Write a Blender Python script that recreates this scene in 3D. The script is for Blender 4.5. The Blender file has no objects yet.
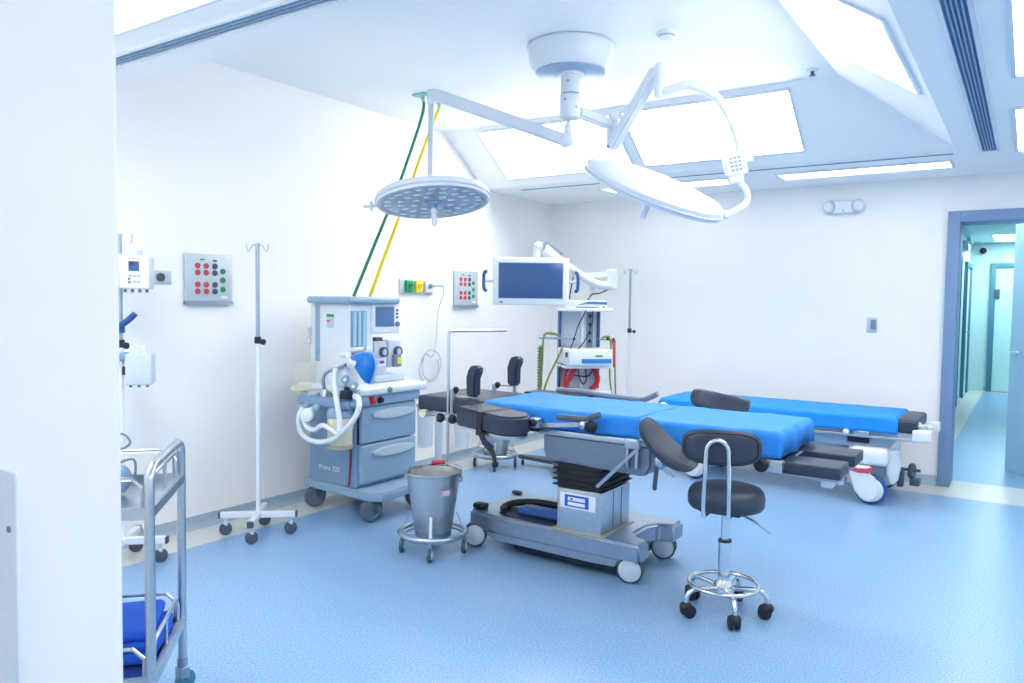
import bpy, bmesh, math, random
from mathutils import Vector, Matrix, noise
random.seed(4)
SC = bpy.context.scene
COL = SC.collection
PI = math.pi
V = Vector

# ------------------------------------------------------------------ materials
def lin(c):
    return tuple(((x / 255) / 12.92 if x / 255 <= .04045 else ((x / 255 + .055) / 1.055) ** 2.4) for x in c)

def mat(name, rgb, rough=.5, metal=0., var=.03, scale=30., bump=0., coat=0., alpha=1., trans=0., spec=.5):
    m = bpy.data.materials.new(name); m.use_nodes = True
    nt = m.node_tree; b = nt.nodes['Principled BSDF']
    c = lin(rgb)
    tc = nt.nodes.new('ShaderNodeTexCoord'); n = nt.nodes.new('ShaderNodeTexNoise')
    n.inputs['Scale'].default_value = scale; n.inputs['Detail'].default_value = 3
    nt.links.new(tc.outputs['Object'], n.inputs['Vector'])
    r = nt.nodes.new('ShaderNodeValToRGB')
    r.color_ramp.elements[0].position = .3; r.color_ramp.elements[1].position = .7
    r.color_ramp.elements[0].color = tuple(x * (1 - var) for x in c) + (1,)
    r.color_ramp.elements[1].color = tuple(min(1, x * (1 + var)) for x in c) + (1,)
    nt.links.new(n.outputs['Fac'], r.inputs['Fac']); nt.links.new(r.outputs['Color'], b.inputs['Base Color'])
    b.inputs['Roughness'].default_value = rough; b.inputs['Metallic'].default_value = metal
    b.inputs['Coat Weight'].default_value = coat; b.inputs['Alpha'].default_value = alpha
    b.inputs['Transmission Weight'].default_value = trans
    b.inputs['Specular IOR Level'].default_value = spec
    if bump:
        bp = nt.nodes.new('ShaderNodeBump'); bp.inputs['Strength'].default_value = bump
        bp.inputs['Distance'].default_value = .01
        nt.links.new(n.outputs['Fac'], bp.inputs['Height']); nt.links.new(bp.outputs['Normal'], b.inputs['Normal'])
    return m

def emit(name, rgb, strength):
    m = bpy.data.materials.new(name); m.use_nodes = True
    b = m.node_tree.nodes['Principled BSDF']; c = lin(rgb) + (1,)
    b.inputs['Base Color'].default_value = c; b.inputs['Emission Color'].default_value = c
    b.inputs['Emission Strength'].default_value = strength
    return m

def floor_mat(name, base, light, dark, scale=220., rough=.32):
    m = bpy.data.materials.new(name); m.use_nodes = True
    nt = m.node_tree; b = nt.nodes['Principled BSDF']
    tc = nt.nodes.new('ShaderNodeTexCoord'); n = nt.nodes.new('ShaderNodeTexNoise')
    n.inputs['Scale'].default_value = scale; n.inputs['Detail'].default_value = 4; n.inputs['Roughness'].default_value = .75
    nt.links.new(tc.outputs['Object'], n.inputs['Vector'])
    r = nt.nodes.new('ShaderNodeValToRGB'); e = r.color_ramp.elements
    e[0].position = .32; e[0].color = lin(dark) + (1,)
    e[1].position = .70; e[1].color = lin(light) + (1,)
    k = e.new(.5); k.color = lin(base) + (1,)
    nt.links.new(n.outputs['Fac'], r.inputs['Fac']); nt.links.new(r.outputs['Color'], b.inputs['Base Color'])
    b.inputs['Roughness'].default_value = rough
    return m

WALL = mat('wall_paint', (242, 242, 241), .55, var=.012, scale=4)
CEIL = mat('ceiling_paint', (248, 249, 248), .6, var=.01, scale=4)
FLOOR = floor_mat('blue_vinyl', (128, 168, 208), (172, 204, 234), (84, 127, 178), 125.)
BORDER = floor_mat('beige_vinyl', (206, 208, 205), (218, 220, 217), (192, 196, 194), 130.)
COVE = mat('grey_skirting', (164, 182, 198), .5)
MINT = mat('mint_paint', (192, 222, 226), .5, var=.015, scale=4)
WHITE = mat('white_plastic', (228, 234, 240), .35, var=.015)
ENAMEL = mat('white_enamel', (222, 229, 237), .25, var=.01)
CREAM = mat('cream_plastic', (226, 222, 190), .4)
GREYBLUE = mat('grey_blue_plastic', (126, 158, 188), .4)
GREYBLUE2 = mat('light_grey_blue_plastic', (146, 175, 200), .4)
PALEGREY = mat('pale_grey_plastic', (196, 208, 220), .4)
STEEL = mat('brushed_steel', (192, 200, 208), .3, 1., .05, 60)
STEELD = mat('dull_steel', (162, 176, 192), .38, 1., .06, 40)
CHROME = mat('chrome', (222, 226, 230), .12, 1., .02)
STEELBOX = mat('grey_enamel_steel', (112, 128, 148), .42, .35, .04, 50)
BLACK = mat('black_rubber', (24, 31, 44), .5)
VINYL = mat('black_vinyl', (44, 56, 74), .42, 0, .06, 90, .08)
VINYLD = mat('dark_vinyl_edge', (30, 39, 54), .45)
CASTGREY = mat('castor_grey', (88, 104, 124), .45)
DARKGREY = mat('dark_grey_plastic', (74, 84, 100), .45)
MIDGREY = mat('mid_grey_plastic', (120, 134, 152), .45)
BLUECLOTH = mat('blue_drape', (38, 136, 224), .72, 0, .06, 14, .35)
BLUECLOTH2 = mat('bright_blue_cover', (18, 142, 228), .7, 0, .05, 12, .3)
ROYAL = mat('royal_blue_cloth', (20, 92, 210), .75, 0, .06, 20, .3)
SCREEN = mat('screen_glass', (56, 90, 142), .18, 0, .03, 3)
NAVY = mat('navy_plastic', (36, 84, 150), .4)
FRAMEBLUE = mat('door_frame_paint', (116, 146, 184), .45, var=.02, scale=6)
DOORPAINT = mat('door_paint', (166, 194, 216), .45, var=.02, scale=5)
TEALDARK = mat('dark_teal_paint', (70, 128, 148), .5)
RED = mat('red_plastic', (206, 48, 62), .4)
REDS = mat('red_socket', (204, 74, 84), .45)
GREEN = mat('green_plastic', (28, 150, 92), .4)
GREENS = mat('green_hose', (22, 120, 92), .4)
YELLOW = mat('yellow_plastic', (240, 214, 52), .4)
YELLOWH = mat('yellow_hose', (246, 216, 40), .45)
LIME = mat('lime_striped_hose', (122, 142, 84), .45)
TEAL = mat('teal_plate', (120, 200, 188), .4)
CLEAR = mat('clear_plastic', (236, 244, 250), .08, 0, .01, alpha=.32)
CLEARH = mat('translucent_hose', (236, 242, 248), .3, 0, .02, alpha=.9)
BLUEMASK = mat('blue_mask_plastic', (22, 120, 208), .3)
PURPLE = mat('purple_ink', (150, 60, 190), .5)
STRIPE = mat('blue_stripe', (36, 126, 196), .4)
INK = mat('dark_ink', (30, 40, 60), .5)
TAN = mat('tan_skirt', (170, 160, 146), .4)
LAMP = emit('panel_diffuser', (255, 252, 246), 7.0)
LAMPR = emit('slope_diffuser', (255, 252, 246), 3.7)
LAMPF = emit('soffit_diffuser', (255, 252, 246), 4.2)
LAMPS = emit('slim_diffuser', (255, 252, 246), 2.3)
LAMPC = emit('corridor_diffuser', (240, 253, 252), 9.0)

# ------------------------------------------------------------------ mesh builder
class MB:
    def __init__(s): s.v = []; s.f = []
    def add(s, vs, fs):
        o = len(s.v); s.v += [tuple(v) for v in vs]; s.f += [tuple(i + o for i in f) for f in fs]; return s
    def bm(s, b, M=None):
        b.verts.index_update()
        s.add([(M @ v.co if M else v.co) for v in b.verts], [[v.index for v in f.verts] for f in b.faces]); b.free(); return s
    def box(s, a, b, bev=0., seg=3, rot=None):
        a, b = V(a), V(b); c = (a + b) / 2; d = b - a
        bm = bmesh.new(); bmesh.ops.create_cube(bm, size=1)
        for v in bm.verts: v.co = V((v.co.x * abs(d.x), v.co.y * abs(d.y), v.co.z * abs(d.z)))
        if bev: bmesh.ops.bevel(bm, geom=bm.edges[:], offset=min(bev, min(abs(x) for x in d) * .49), segments=seg, profile=.5, affect='EDGES')
        M = Matrix.Translation(c)
        if rot is not None: M = M @ rot.to_4x4()
        return s.bm(bm, M)
    def bar(s, p, q, w, h, bev=0., up=(0, 0, 1)):
        p, q = V(p), V(q); d = q - p; L = d.length; d.normalize()
        u = V(up); x = u.cross(d)
        if x.length < 1e-4: x = V((1, 0, 0))
        x.normalize(); y = d.cross(x)
        bm = bmesh.new(); bmesh.ops.create_cube(bm, size=1)
        for v in bm.verts: v.co = V((v.co.x * w, v.co.y * h, v.co.z * L))
        if bev: bmesh.ops.bevel(bm, geom=bm.edges[:], offset=bev, segments=2, affect='EDGES')
        R = Matrix((x, y, d)).transposed()
        return s.bm(bm, Matrix.Translation((p + q) / 2) @ R.to_4x4())
    def lathe(s, prof, n=32, M=None):
        vs = []; fs = []
        for (r, z) in prof:
            for k in range(n):
                a = 2 * PI * k / n; vs.append(V((r * math.cos(a), r * math.sin(a), z)))
        for i in range(len(prof) - 1):
            for k in range(n):
                k2 = (k + 1) % n; fs.append((i * n + k, i * n + k2, (i + 1) * n + k2, (i + 1) * n + k))
        if prof[0][0] > 1e-6: fs.append(tuple(range(n - 1, -1, -1)))
        if prof[-1][0] > 1e-6: fs.append(tuple(range((len(prof) - 1) * n, len(prof) * n)))
        if M: vs = [M @ v for v in vs]
        return s.add(vs, fs)
    def frame(s, p, d):
        d = V(d).normalized(); t = V((0, 0, 1)) if abs(d.z) < .95 else V((1, 0, 0))
        x = t.cross(d).normalized(); y = d.cross(x)
        return Matrix.Translation(V(p)) @ Matrix((x, y, d)).transposed().to_4x4()
    def cyl(s, p, q, r, r2=None, n=20, bev=0.):
        p, q = V(p), V(q); L = (q - p).length; r2 = r if r2 is None else r2
        pr = [(r, 0), (r2, L)] if not bev else [(r - bev, 0), (r, bev), (r2, L - bev), (r2 - bev, L)]
        return s.lathe(pr, n, s.frame(p, q - p))
    def disc(s, c, d, prof, n=28): return s.lathe(prof, n, s.frame(c, d))
    def sph(s, c, rx, ry=None, rz=None, n=16, M=None):
        ry = rx if ry is None else ry; rz = rx if rz is None else rz
        bm = bmesh.new(); bmesh.ops.create_uvsphere(bm, u_segments=n, v_segments=max(6, n // 2), radius=1)
        for v in bm.verts: v.co = V((v.co.x * rx, v.co.y * ry, v.co.z * rz))
        return s.bm(bm, Matrix.Translation(V(c)) @ (M.to_4x4() if M else Matrix()))
    def tube(s, pts, r, n=10, sub=0, closed=False, rib=0.):
        P = [V(p) for p in pts]
        if sub:
            Q = []; N = len(P)
            for i in range(N if closed else N - 1):
                if closed: a, b, c, d = P[i - 1], P[i], P[(i + 1) % N], P[(i + 2) % N]
                else: a, b, c, d = P[max(i - 1, 0)], P[i], P[i + 1], P[min(i + 2, N - 1)]
                for k in range(sub):
                    t = k / sub
                    Q.append(.5 * ((2 * b) + (c - a) * t + (2 * a - 5 * b + 4 * c - d) * t * t + (3 * b - a - 3 * c + d) * t ** 3))
            if not closed: Q.append(P[-1])
            P = Q
        N = len(P); vs = []; fs = []; x = None
        for i in range(N):
            d = (P[(i + 1) % N] - P[i - 1]) if closed else (P[min(i + 1, N - 1)] - P[max(i - 1, 0)])
            if d.length < 1e-9: d = V((0, 0, 1))
            d.normalize()
            if x is None:
                t = V((0, 0, 1)) if abs(d.z) < .9 else V((1, 0, 0)); x = t.cross(d).normalized()
            else:
                x = x - d * x.dot(d)
                x = x.normalized() if x.length > 1e-6 else V((1, 0, 0))
            y = d.cross(x); rr = r * (1 + (rib if i % 2 else 0))
            for k in range(n):
                a = 2 * PI * k / n; vs.append(P[i] + x * (rr * math.cos(a)) + y * (rr * math.sin(a)))
        for i in range(N if closed else N - 1):
            i2 = (i + 1) % N
            for k in range(n):
                k2 = (k + 1) % n; fs.append((i * n + k, i * n + k2, i2 * n + k2, i2 * n + k))
        if not closed: fs.append(tuple(range(n - 1, -1, -1))); fs.append(tuple(range((N - 1) * n, N * n)))
        return s.add(vs, fs)
    def ring(s, c, R, r, d=(0, 0, 1), n=36, m=10):
        M = s.frame(c, d)
        return s.tube([M @ V((R * math.cos(2 * PI * k / n), R * math.sin(2 * PI * k / n), 0)) for k in range(n)], r, m, closed=True)
    def prism(s, poly, ax, a, b, bev=0., seg=2):
        # poly in the two other axes (x,y)|(x,z)|(y,z) extruded along ax from a to b
        def P(u, w, t): return V((u, w, t)) if ax == 'z' else (V((u, t, w)) if ax == 'y' else V((t, u, w)))
        bm = bmesh.new()
        A = [bm.verts.new(P(u, w, a)) for u, w in poly]; B = [bm.verts.new(P(u, w, b)) for u, w in poly]
        n = len(poly); bm.faces.new(A); bm.faces.new(B[::-1])
        for i in range(n): bm.faces.new((A[i], B[i], B[(i + 1) % n], A[(i + 1) % n]))
        bmesh.ops.recalc_face_normals(bm, faces=bm.faces[:])
        if bev:
            es = [e for e in bm.edges if len(e.link_faces) == 2 and e.calc_face_angle(0) > .5]
            bmesh.ops.bevel(bm, geom=es, offset=bev, segments=seg, affect='EDGES')
        return s.bm(bm)
    def text(s, t, size, M, depth=.0008):
        cu = bpy.data.curves.new('t', 'FONT'); cu.body = t; cu.size = size; cu.extrude = depth
        o = bpy.data.objects.new('t', cu); COL.objects.link(o)
        dg = bpy.context.evaluated_depsgraph_get(); me = bpy.data.meshes.new_from_object(o.evaluated_get(dg))
        s.add([M @ v.co for v in me.vertices], [tuple(p.vertices) for p in me.polygons])
        bpy.data.objects.remove(o); bpy.data.curves.remove(cu); bpy.data.meshes.remove(me); return s

ORG = {}
def mesh_of(name, mb, m, off):
    me = bpy.data.meshes.new(name)
    me.from_pydata([tuple(V(v) - off) for v in mb.v], [], mb.f); me.update()
    bm = bmesh.new(); bm.from_mesh(me); bmesh.ops.recalc_face_normals(bm, faces=bm.faces[:]); bm.to_mesh(me); bm.free()
    me.materials.append(m)
    for p in me.polygons: p.use_smooth = True
    me.set_sharp_from_angle(angle=math.radians(38))
    return me
def props(o, label=None, cat=None, group=None, kind=None):
    if label: o['label'] = label
    if cat: o['category'] = cat
    if group: o['group'] = group
    if kind: o['kind'] = kind
    return o
def thing(name, label, cat, loc, rz=0., group=None, local=False):
    o = bpy.data.objects.new(name, None); COL.objects.link(o); o.empty_display_size = .05
    o.location = loc; o.rotation_euler = (0, 0, rz)
    ORG[o.name] = V((0, 0, 0)) if local else V(loc)
    return props(o, label, cat, group)
SCX = {}
def part(name, mb, m, parent, label=None, raw=False):
    off = ORG[parent.name]
    root = parent
    while root.parent: root = root.parent
    k = SCX.get(root.name, 1)
    if k != 1 and not raw: mb.v = [(v[0] * k, v[1], v[2]) for v in mb.v]
    o = bpy.data.objects.new(name, mesh_of(name, mb, m, off)); COL.objects.link(o)
    o.parent = parent; ORG[o.name] = off
    if label: o['label'] = label
    return o
def solo(name, mb, m, label, cat, loc=None, group=None):
    if loc is None:
        xs = [v[0] for v in mb.v]; ys = [v[1] for v in mb.v]; zs = [v[2] for v in mb.v]
        loc = ((min(xs) + max(xs)) / 2, (min(ys) + max(ys)) / 2, min(zs))
    o = bpy.data.objects.new(name, mesh_of(name, mb, m, V(loc))); COL.objects.link(o); o.location = loc
    ORG[o.name] = V(loc)
    return props(o, label, cat, group)
def struct(name, mb, m, parent=None):
    o = bpy.data.objects.new(name, mesh_of(name, mb, m, V((0, 0, 0)))); COL.objects.link(o)
    ORG[o.name] = V((0, 0, 0))
    if parent: o.parent = parent
    else: o['kind'] = 'structure'
    return o
def kids(o): return [c for c in bpy.data.objects if c.parent == o]
def copy_tree(o, parent=None):
    c = o.copy(); COL.objects.link(c)
    if parent: c.parent = parent
    for ch in kids(o):
        if ch != c: copy_tree(ch, c)
    return c

# ------------------------------------------------------------------ camera
F = 763.09; W = 1024
cam = bpy.data.cameras.new('camera'); co = bpy.data.objects.new('camera', cam); COL.objects.link(co)
cam.sensor_width = 36; cam.lens = F * 36 / W; cam.clip_start = .05
yaw, pit, rol = 0.59458784, 0.05021743, 0.01383745
fwd = V((-math.sin(yaw) * math.cos(pit), math.cos(yaw) * math.cos(pit), -math.sin(pit)))
rt = V((math.cos(yaw), math.sin(yaw), 0)); up = rt.cross(fwd)
r2 = rt * math.cos(rol) + up * math.sin(rol); u2 = up * math.cos(rol) - rt * math.sin(rol)
co.matrix_world = Matrix.Translation((0, 0, 1.38)) @ Matrix((r2, u2, -fwd)).transposed().to_4x4()
SC.camera = co

# ------------------------------------------------------------------ the room
XL, YB, ZC, ZS = -4.12, 6.8, 2.8, 2.4
XR, YR = 1.7, -1.6
def quad(*p): return MB().add(p, [tuple(range(len(p)))])
struct('floor', MB().box((XL + .32, YR, -.05), (XR, 6.42, 0)), FLOOR)
m = MB().box((XL - .2, .4, -.05), (XL + .32, 6.42, 0)); m.box((XL - .2, 6.42, -.05), (XR, 7.06, 0))
struct('trim_1', m, BORDER)
struct('trim_2', MB().box((-.9, 7.06, -.05), (-.59, 15.3, 0)).box((-.59, 14.95, -.05), (1.0, 15.3, 0)), BORDER)
struct('floor_corridor', MB().box((-.59, 7.06, -.05), (1.0, 14.95, 0)), FLOOR)
# coved skirting
def cove(a, b, nrm):
    a, b, nrm = V(a), V(b), V(nrm); mb = MB()
    prof = [(0, .072), (.004, .072)] + [(.004 + .03 * (1 - math.cos(t)), .036 - .034 * math.sin(t)) for t in [PI / 2 * k / 6 for k in range(7)]] + [(.05, 0), (0, 0)]
    n = len(prof); vs = [a + nrm * u + V((0, 0, z)) for u, z in prof] + [b + nrm * u + V((0, 0, z)) for u, z in prof]
    mb.add(vs, [(i, (i + 1) % n, n + (i + 1) % n, n + i) for i in range(n)] + [tuple(range(n)), tuple(range(2 * n - 1, n - 1, -1))]); return mb
struct('baseboard_left', cove((XL, .7, 0), (XL, YB, 0), (1, 0, 0)), COVE)
m = cove((XL, YB, 0), (-.55, YB, 0), (0, -1, 0)); q = cove((.62, YB, 0), (XR, YB, 0), (0, -1, 0)); m.add(q.v, q.f)
struct('baseboard_back', m, COVE)
struct('wall_left', MB().box((XL - .2, .4, 0), (XL, 7.05, 3.0)), WALL)
m = MB().box((XL - .2, YB, 0), (-.5, 7.05, 3.0)).box((-.5, YB, 2.09), (.58, 7.05, 3.0)).box((.58, YB, 0), (XR + .2, 7.05, 3.0))
struct('wall_back', m, WALL)
struct('wall_right', MB().box((XR, YR - .2, 0), (XR + .2, YB, 3.0)), WALL)
struct('wall_rear', MB().box((-1.5, YR - .2, 0), (XR, YR, 3.0)), WALL)
# near wall beside the opening the camera looks through
struct('wall_front', MB().box((XL - .2, .5, 0), (-1.272, .7, 2.4), .012, 3), WALL)
struct('wall_side', MB().box((-1.6, YR, 0), (-1.45, .5, 2.4)), WALL)
# bumper panel on the face of the near wall
m = MB().box((-1.9, .494, 0), (-1.183, .5, 1.128), .002)
tr3 = struct('trim_3', m, mat('bumper_panel', (224, 231, 240), .45))
struct('bolt', MB().disc((-1.203, .494, 1.045), (0, -1, 0), [(.005, 0), (.005, .002), (.0001, .003)], 12), MIDGREY, tr3)
# ceiling: flat tray, two slopes, lower soffits
x0, x1, y0, y1 = XL - .1, -1.02, 2.02, 5.03; X2, Y2 = -.43, 5.6
m = MB()
m.add([(x0, y0, ZC), (x1, y0, ZC), (x1, y1, ZC), (x0, y1, ZC)], [(0, 1, 2, 3)])
m.add([(x0, y1, ZC), (x1, y1, ZC), (X2, Y2, ZS), (x0, Y2, ZS)], [(0, 1, 2, 3)])
m.add([(x1, y0, ZC), (X2, y0, ZS), (X2, Y2, ZS), (x1, y1, ZC)], [(0, 1, 2, 3)])
m.add([(x0, y0, ZC), (x1, y0, ZC), (X2, y0, ZS), (x0, y0, ZS)], [(0, 1, 2, 3)])
m.add([(x0, YR - .1, ZS), (X2, YR - .1, ZS), (X2, y0, ZS), (x0, y0, ZS)], [(0, 1, 2, 3)])
m.add([(X2, YR - .1, ZS), (XR + .1, YR - .1, ZS), (XR + .1, YB + .1, ZS), (X2, YB + .1, ZS)], [(0, 1, 2, 3)])
m.add([(x0, Y2, ZS), (X2, Y2, ZS), (X2, YB + .1, ZS), (x0, YB + .1, ZS)], [(0, 1, 2, 3)])
struct('ceiling', m, CEIL)
struct('ceiling_slab', MB().box((XL - .2, YR - .2, 2.95), (XR + .2, 7.05, 3.05)), CEIL)

# ------------------------------------------------------------------ ceiling lights
def panel(label, P, m=LAMP, fr=.018, grp='luminous ceiling panels', name='ceiling_light'):
    P = [V(p) for p in P]; c = sum(P, V()) / 4
    n = (P[1] - P[0]).cross(P[3] - P[0]).normalized()
    if n.z > 0: n = -n
    t = thing(name, label, 'ceiling light', tuple(c), group=grp)
    ux = (P[1] - P[0]).normalized(); uy = (P[3] - P[0]).normalized()
    fb = MB()
    for i in range(4):
        a, b = P[i], P[(i + 1) % 4]; fb.bar(a + n * .006, b + n * .006, fr, .012, up=tuple(n))
    part('frame', fb, ENAMEL, t)
    q = [P[0] + ux * .004 + uy * .004, P[1] - ux * .004 + uy * .004, P[2] - ux * .004 - uy * .004, P[3] + ux * .004 - uy * .004]
    d = MB().add([p + n * .004 for p in q] + [p + n * .001 for p in q], [(0, 1, 2, 3), (7, 6, 5, 4), (0, 4, 5, 1), (1, 5, 6, 2), (2, 6, 7, 3), (3, 7, 4, 0)])
    part('diffuser', d, m, t); return t
def ys(z): return y1 + (ZC - z) / .4 * (Y2 - y1)
def xs(z): return x1 + (ZC - z) / .4 * (X2 - x1)
zt, zb = 2.772, 2.458
panel('large luminous panel on the back ceiling slope, left one behind the lamp arms', [(-3.795, ys(zt), zt), (-2.60, ys(zt), zt), (-2.60, ys(zb), zb), (-3.795, ys(zb), zb)])
panel('large luminous panel on the back ceiling slope, right one behind the curved lamp yoke', [(-2.505, ys(zt), zt), (-1.32, ys(zt), zt), (-1.32, ys(zb), zb), (-2.505, ys(zb), zb)])
zt, zb = 2.718, 2.436
panel('large luminous panel on the right ceiling slope', [(xs(zt), 3.10, zt), (xs(zt), 4.25, zt), (xs(zb), 4.25, zb), (xs(zb), 3.10, zb)], LAMPR)
panel('long slim ceiling light near the back wall, right one towards the door', [(-1.655, 6.035, ZS), (-.485, 6.035, ZS), (-.485, 6.305, ZS), (-1.655, 6.305, ZS)], LAMPS, grp='slim ceiling lights by the back wall')
panel('long slim ceiling light near the back wall, left one behind the tilted lamp head', [(-3.165, 6.02, ZS), (-2.04, 6.02, ZS), (-2.04, 6.30, ZS), (-3.165, 6.30, ZS)], LAMPS, grp='slim ceiling lights by the back wall')
panel('luminous panel in the front soffit at the top left, beside the near wall', [(-3.3, .98, ZS), (-2.1, .98, ZS), (-2.1, 1.615, ZS), (-3.3, 1.615, ZS)])
panel('luminous panel in the right soffit cut by the photo edge, nearer one', [(-.095, 2.80, ZS), (.505, 2.80, ZS), (.505, 4.0, ZS), (-.095, 4.0, ZS)], LAMPF, grp='panels of the right soffit')
panel('luminous panel in the right soffit cut by the photo edge, farther one above the door', [(-.105, 4.64, ZS), (.495, 4.64, ZS), (.495, 5.87, ZS), (-.105, 5.87, ZS)], LAMPF, grp='panels of the right soffit')

panel('added luminous panel of the right soffit nearest the entrance, out of view, lights the near wall', [(-.10, .95, ZS), (.50, .95, ZS), (.50, 2.15, ZS), (-.10, 2.15, ZS)], LAMPF, grp='panels of the right soffit')  # unseen panel added to brighten the near wall, in the row's spacing
panel('added luminous panel of the right soffit above the entrance, out of view, lights the near wall', [(-.10, -.90, ZS), (.50, -.90, ZS), (.50, .30, ZS), (-.10, .30, ZS)], LAMPF, grp='panels of the right soffit')  # another added panel out of view, more light for the near wall
# air slots
def slot(label, a, b, w, n, along, name='air_vent'):
    # a,b centreline ends on the soffit
    a, b = V(a), V(b); t = thing(name, label, 'air vent', tuple((a + b) / 2), group='linear air vents')
    side = V((0, 1, 0)) if along == 'x' else V((1, 0, 0))
    dn = V((0, 0, -1))
    part('backing', MB().bar(a + dn * .002, b + dn * .002, w, .003, up=(0, 0, 1)), VENTD, t)
    fb = MB()
    fw, fh = (.016, .012) if n else (.004, .004)
    for s in (-1, 1): fb.bar(a + side * s * (w + fw) / 2 + dn * fh / 2, b + side * s * (w + fw) / 2 + dn * fh / 2, fw, fh)
    part('frame', fb, ENAMEL, t)
    for k in range(n):
        o = side * (w * ((k + 1) / (n + 1) - .5))
        part('blade', MB().bar(a + o + dn * .007, b + o + dn * .007, .005, .008), GREYBLUE2, t)
VENTD = mat('vent_dark', (56, 112, 158), .6)
slot('long linear air vent running along the right soffit', (-.247, 1.2, ZS), (-.247, 5.79, ZS), .075, 4, 'y')
slot('long linear air vent in the front soffit at the top left', (-4.0, 1.797, ZS), (-.6, 1.797, ZS), .07, 2, 'x')
slot('thin linear air slot in the back soffit beside the slim lights', (-3.83, 5.775, ZS), (-.455, 5.80, ZS), .034, 0, 'x')

# smoke detector and sprinkler
t = thing('smoke_detector', 'small round white smoke detector on the raised ceiling', 'smoke detector', (-1.62, 3.79, ZC))
c = (-1.62, 3.79, ZC)
part('base', MB().disc(c, (0, 0, -1), [(.055, 0), (.055, .015), (.05, .02)]), WHITE, t)
part('sensor_cap', MB().disc((c[0], c[1], ZC - .02), (0, 0, -1), [(.042, 0), (.042, .014), (.03, .026), (.0001, .028)]), WHITE, t)
part('grille', MB().ring((c[0], c[1], ZC - .024), .043, .002), MIDGREY, t)
t = thing('sprinkler_head', 'tiny ceiling sprinkler at the corner of the sloped ceiling', 'sprinkler', (-1.13, 4.84, ZC))
part('escutcheon', MB().disc((-1.13, 4.84, ZC), (0, 0, -1), [(.04, 0), (.036, .008), (.012, .01)]), WHITE, t)
part('nozzle', MB().disc((-1.13, 4.84, ZC - .01), (0, 0, -1), [(.01, 0), (.01, .02), (.018, .022), (.018, .026)]), DARKGREY, t)

# ------------------------------------------------------------------ door and corridor
t = bpy.data.objects.new('door_1', None); COL.objects.link(t); t['kind'] = 'structure'; t.location = (.02, 6.9, 0); ORG[t.name] = V((.02, 6.9, 0))
fx0, fx1, fz = -.545, .60, 2.13
fm = MB()
for (a, b) in (((fx0, 6.755, 0), (fx0 + .085, 7.07, fz)), ((fx1 - .085, 6.755, 0), (fx1, 7.07, fz)), ((fx0 + .085, 6.755, fz - .085), (fx1 - .085, 7.07, fz))): fm.box(a, b, .004, 2)
part('frame', fm, FRAMEBLUE, t)
H = V((.50, 7.04, 0)); E_ = V((-.105, 7.73, 0)); dn = (E_ - H).normalized(); nn = V((-dn.y, dn.x, 0))
lf = part('leaf', MB().bar(H + V((0, 0, 1.055)), E_ + V((0, 0, 1.055)), .045, 2.09, .003), DOORPAINT, t)
hp = E_ - dn * .07 + V((0, 0, 1.03))
hm = MB()
for s in (-1, 1):
    o = nn * (s * .024)
    hm.disc(hp + o, nn * s, [(.026, 0), (.026, .008), (.011, .009), (.011, .05)]); hm.tube([hp + o + nn * s * .05, hp + o + nn * s * .05 - dn * .11], .010, 10)
part('handle', hm, CHROME, lf)
struct('wall_corridor_left', MB().box((-1.0, 7.05, 0), (-.85, 15.4, 2.6)), MINT)
struct('wall_corridor_right', MB().box((1.0, 7.05, 0), (1.15, 15.4, 2.6)), MINT)
struct('wall_corridor_end', MB().box((-1.0, 15.2, 0), (1.15, 15.4, 2.6)), MINT)
struct('wall_corridor_front', MB().box((-.86, 7.051, 0), (fx0 + .02, 7.07, 2.6)).box((fx1 - .02, 7.051, 0), (1.0, 7.07, 2.6)).box((-.86, 7.051, fz - .02), (1.0, 7.07, 2.6)), MINT)
struct('ceiling_corridor', MB().box((-1.0, 7.05, 2.5), (1.15, 15.4, 2.6)), MINT)
struct('baseboard_corridor', cove((-.85, 7.1, 0), (-.85, 15.2, 0), (1, 0, 0)), COVE)
m = cove((-.6, 15.2, 0), (1, 15.2, 0), (0, -1, 0)); struct('baseboard_corridor_end', m, COVE)
panel('bright ceiling light in the corridor beyond the door', [(-.50, 13.45, 2.5), (.1, 13.45, 2.5), (.1, 14.75, 2.5), (-.50, 14.75, 2.5)], LAMPC, grp='corridor ceiling lights')
panel('added corridor light out of view above the door head, brightens the open leaf', [(-.6, 7.5, 2.5), (0, 7.5, 2.5), (0, 8.7, 2.5), (-.6, 8.7, 2.5)], LAMPC, grp='corridor ceiling lights')  # unseen light, added so the open door leaf is not dark
def wall_door(nm, y0_, y1_):
    t = bpy.data.objects.new(nm, None); COL.objects.link(t); t['kind'] = 'structure'; t.location = (-.85, (y0_ + y1_) / 2, 0); ORG[t.name] = V(t.location)
    f = MB()
    f.box((-.86, y0_, 0), (-.80, y0_ + .07, 2.12), .003).box((-.86, y1_ - .07, 0), (-.80, y1_, 2.12), .003).box((-.86, y0_ + .07, 2.05), (-.80, y1_ - .07, 2.12), .003)
    part('frame', f, TEALDARK, t)
    l = part('leaf', MB().box((-.858, y0_ + .07, 0.01), (-.83, y1_ - .07, 2.05)), MINT, t)
    part('handle', MB().cyl((-.83, y0_ + .16, 1.03), (-.78, y0_ + .16, 1.03), .012).tube([(-.78, y0_ + .16, 1.03), (-.78, y0_ + .28, 1.03)], .01), CHROME, l)
wall_door('door_2', 11.2, 12.5); wall_door('door_3', 13.7, 14.75)
t = bpy.data.objects.new('door_4', None); COL.objects.link(t); t['kind'] = 'structure'; t.location = (-.05, 15.2, 0); ORG[t.name] = V(t.location)
f = MB().box((-.56, 15.13, 0), (-.48, 15.21, 2.16), .003).box((.42, 15.13, 0), (.5, 15.21, 2.16), .003).box((-.48, 15.13, 2.08), (.42, 15.21, 2.16), .003)
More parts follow.
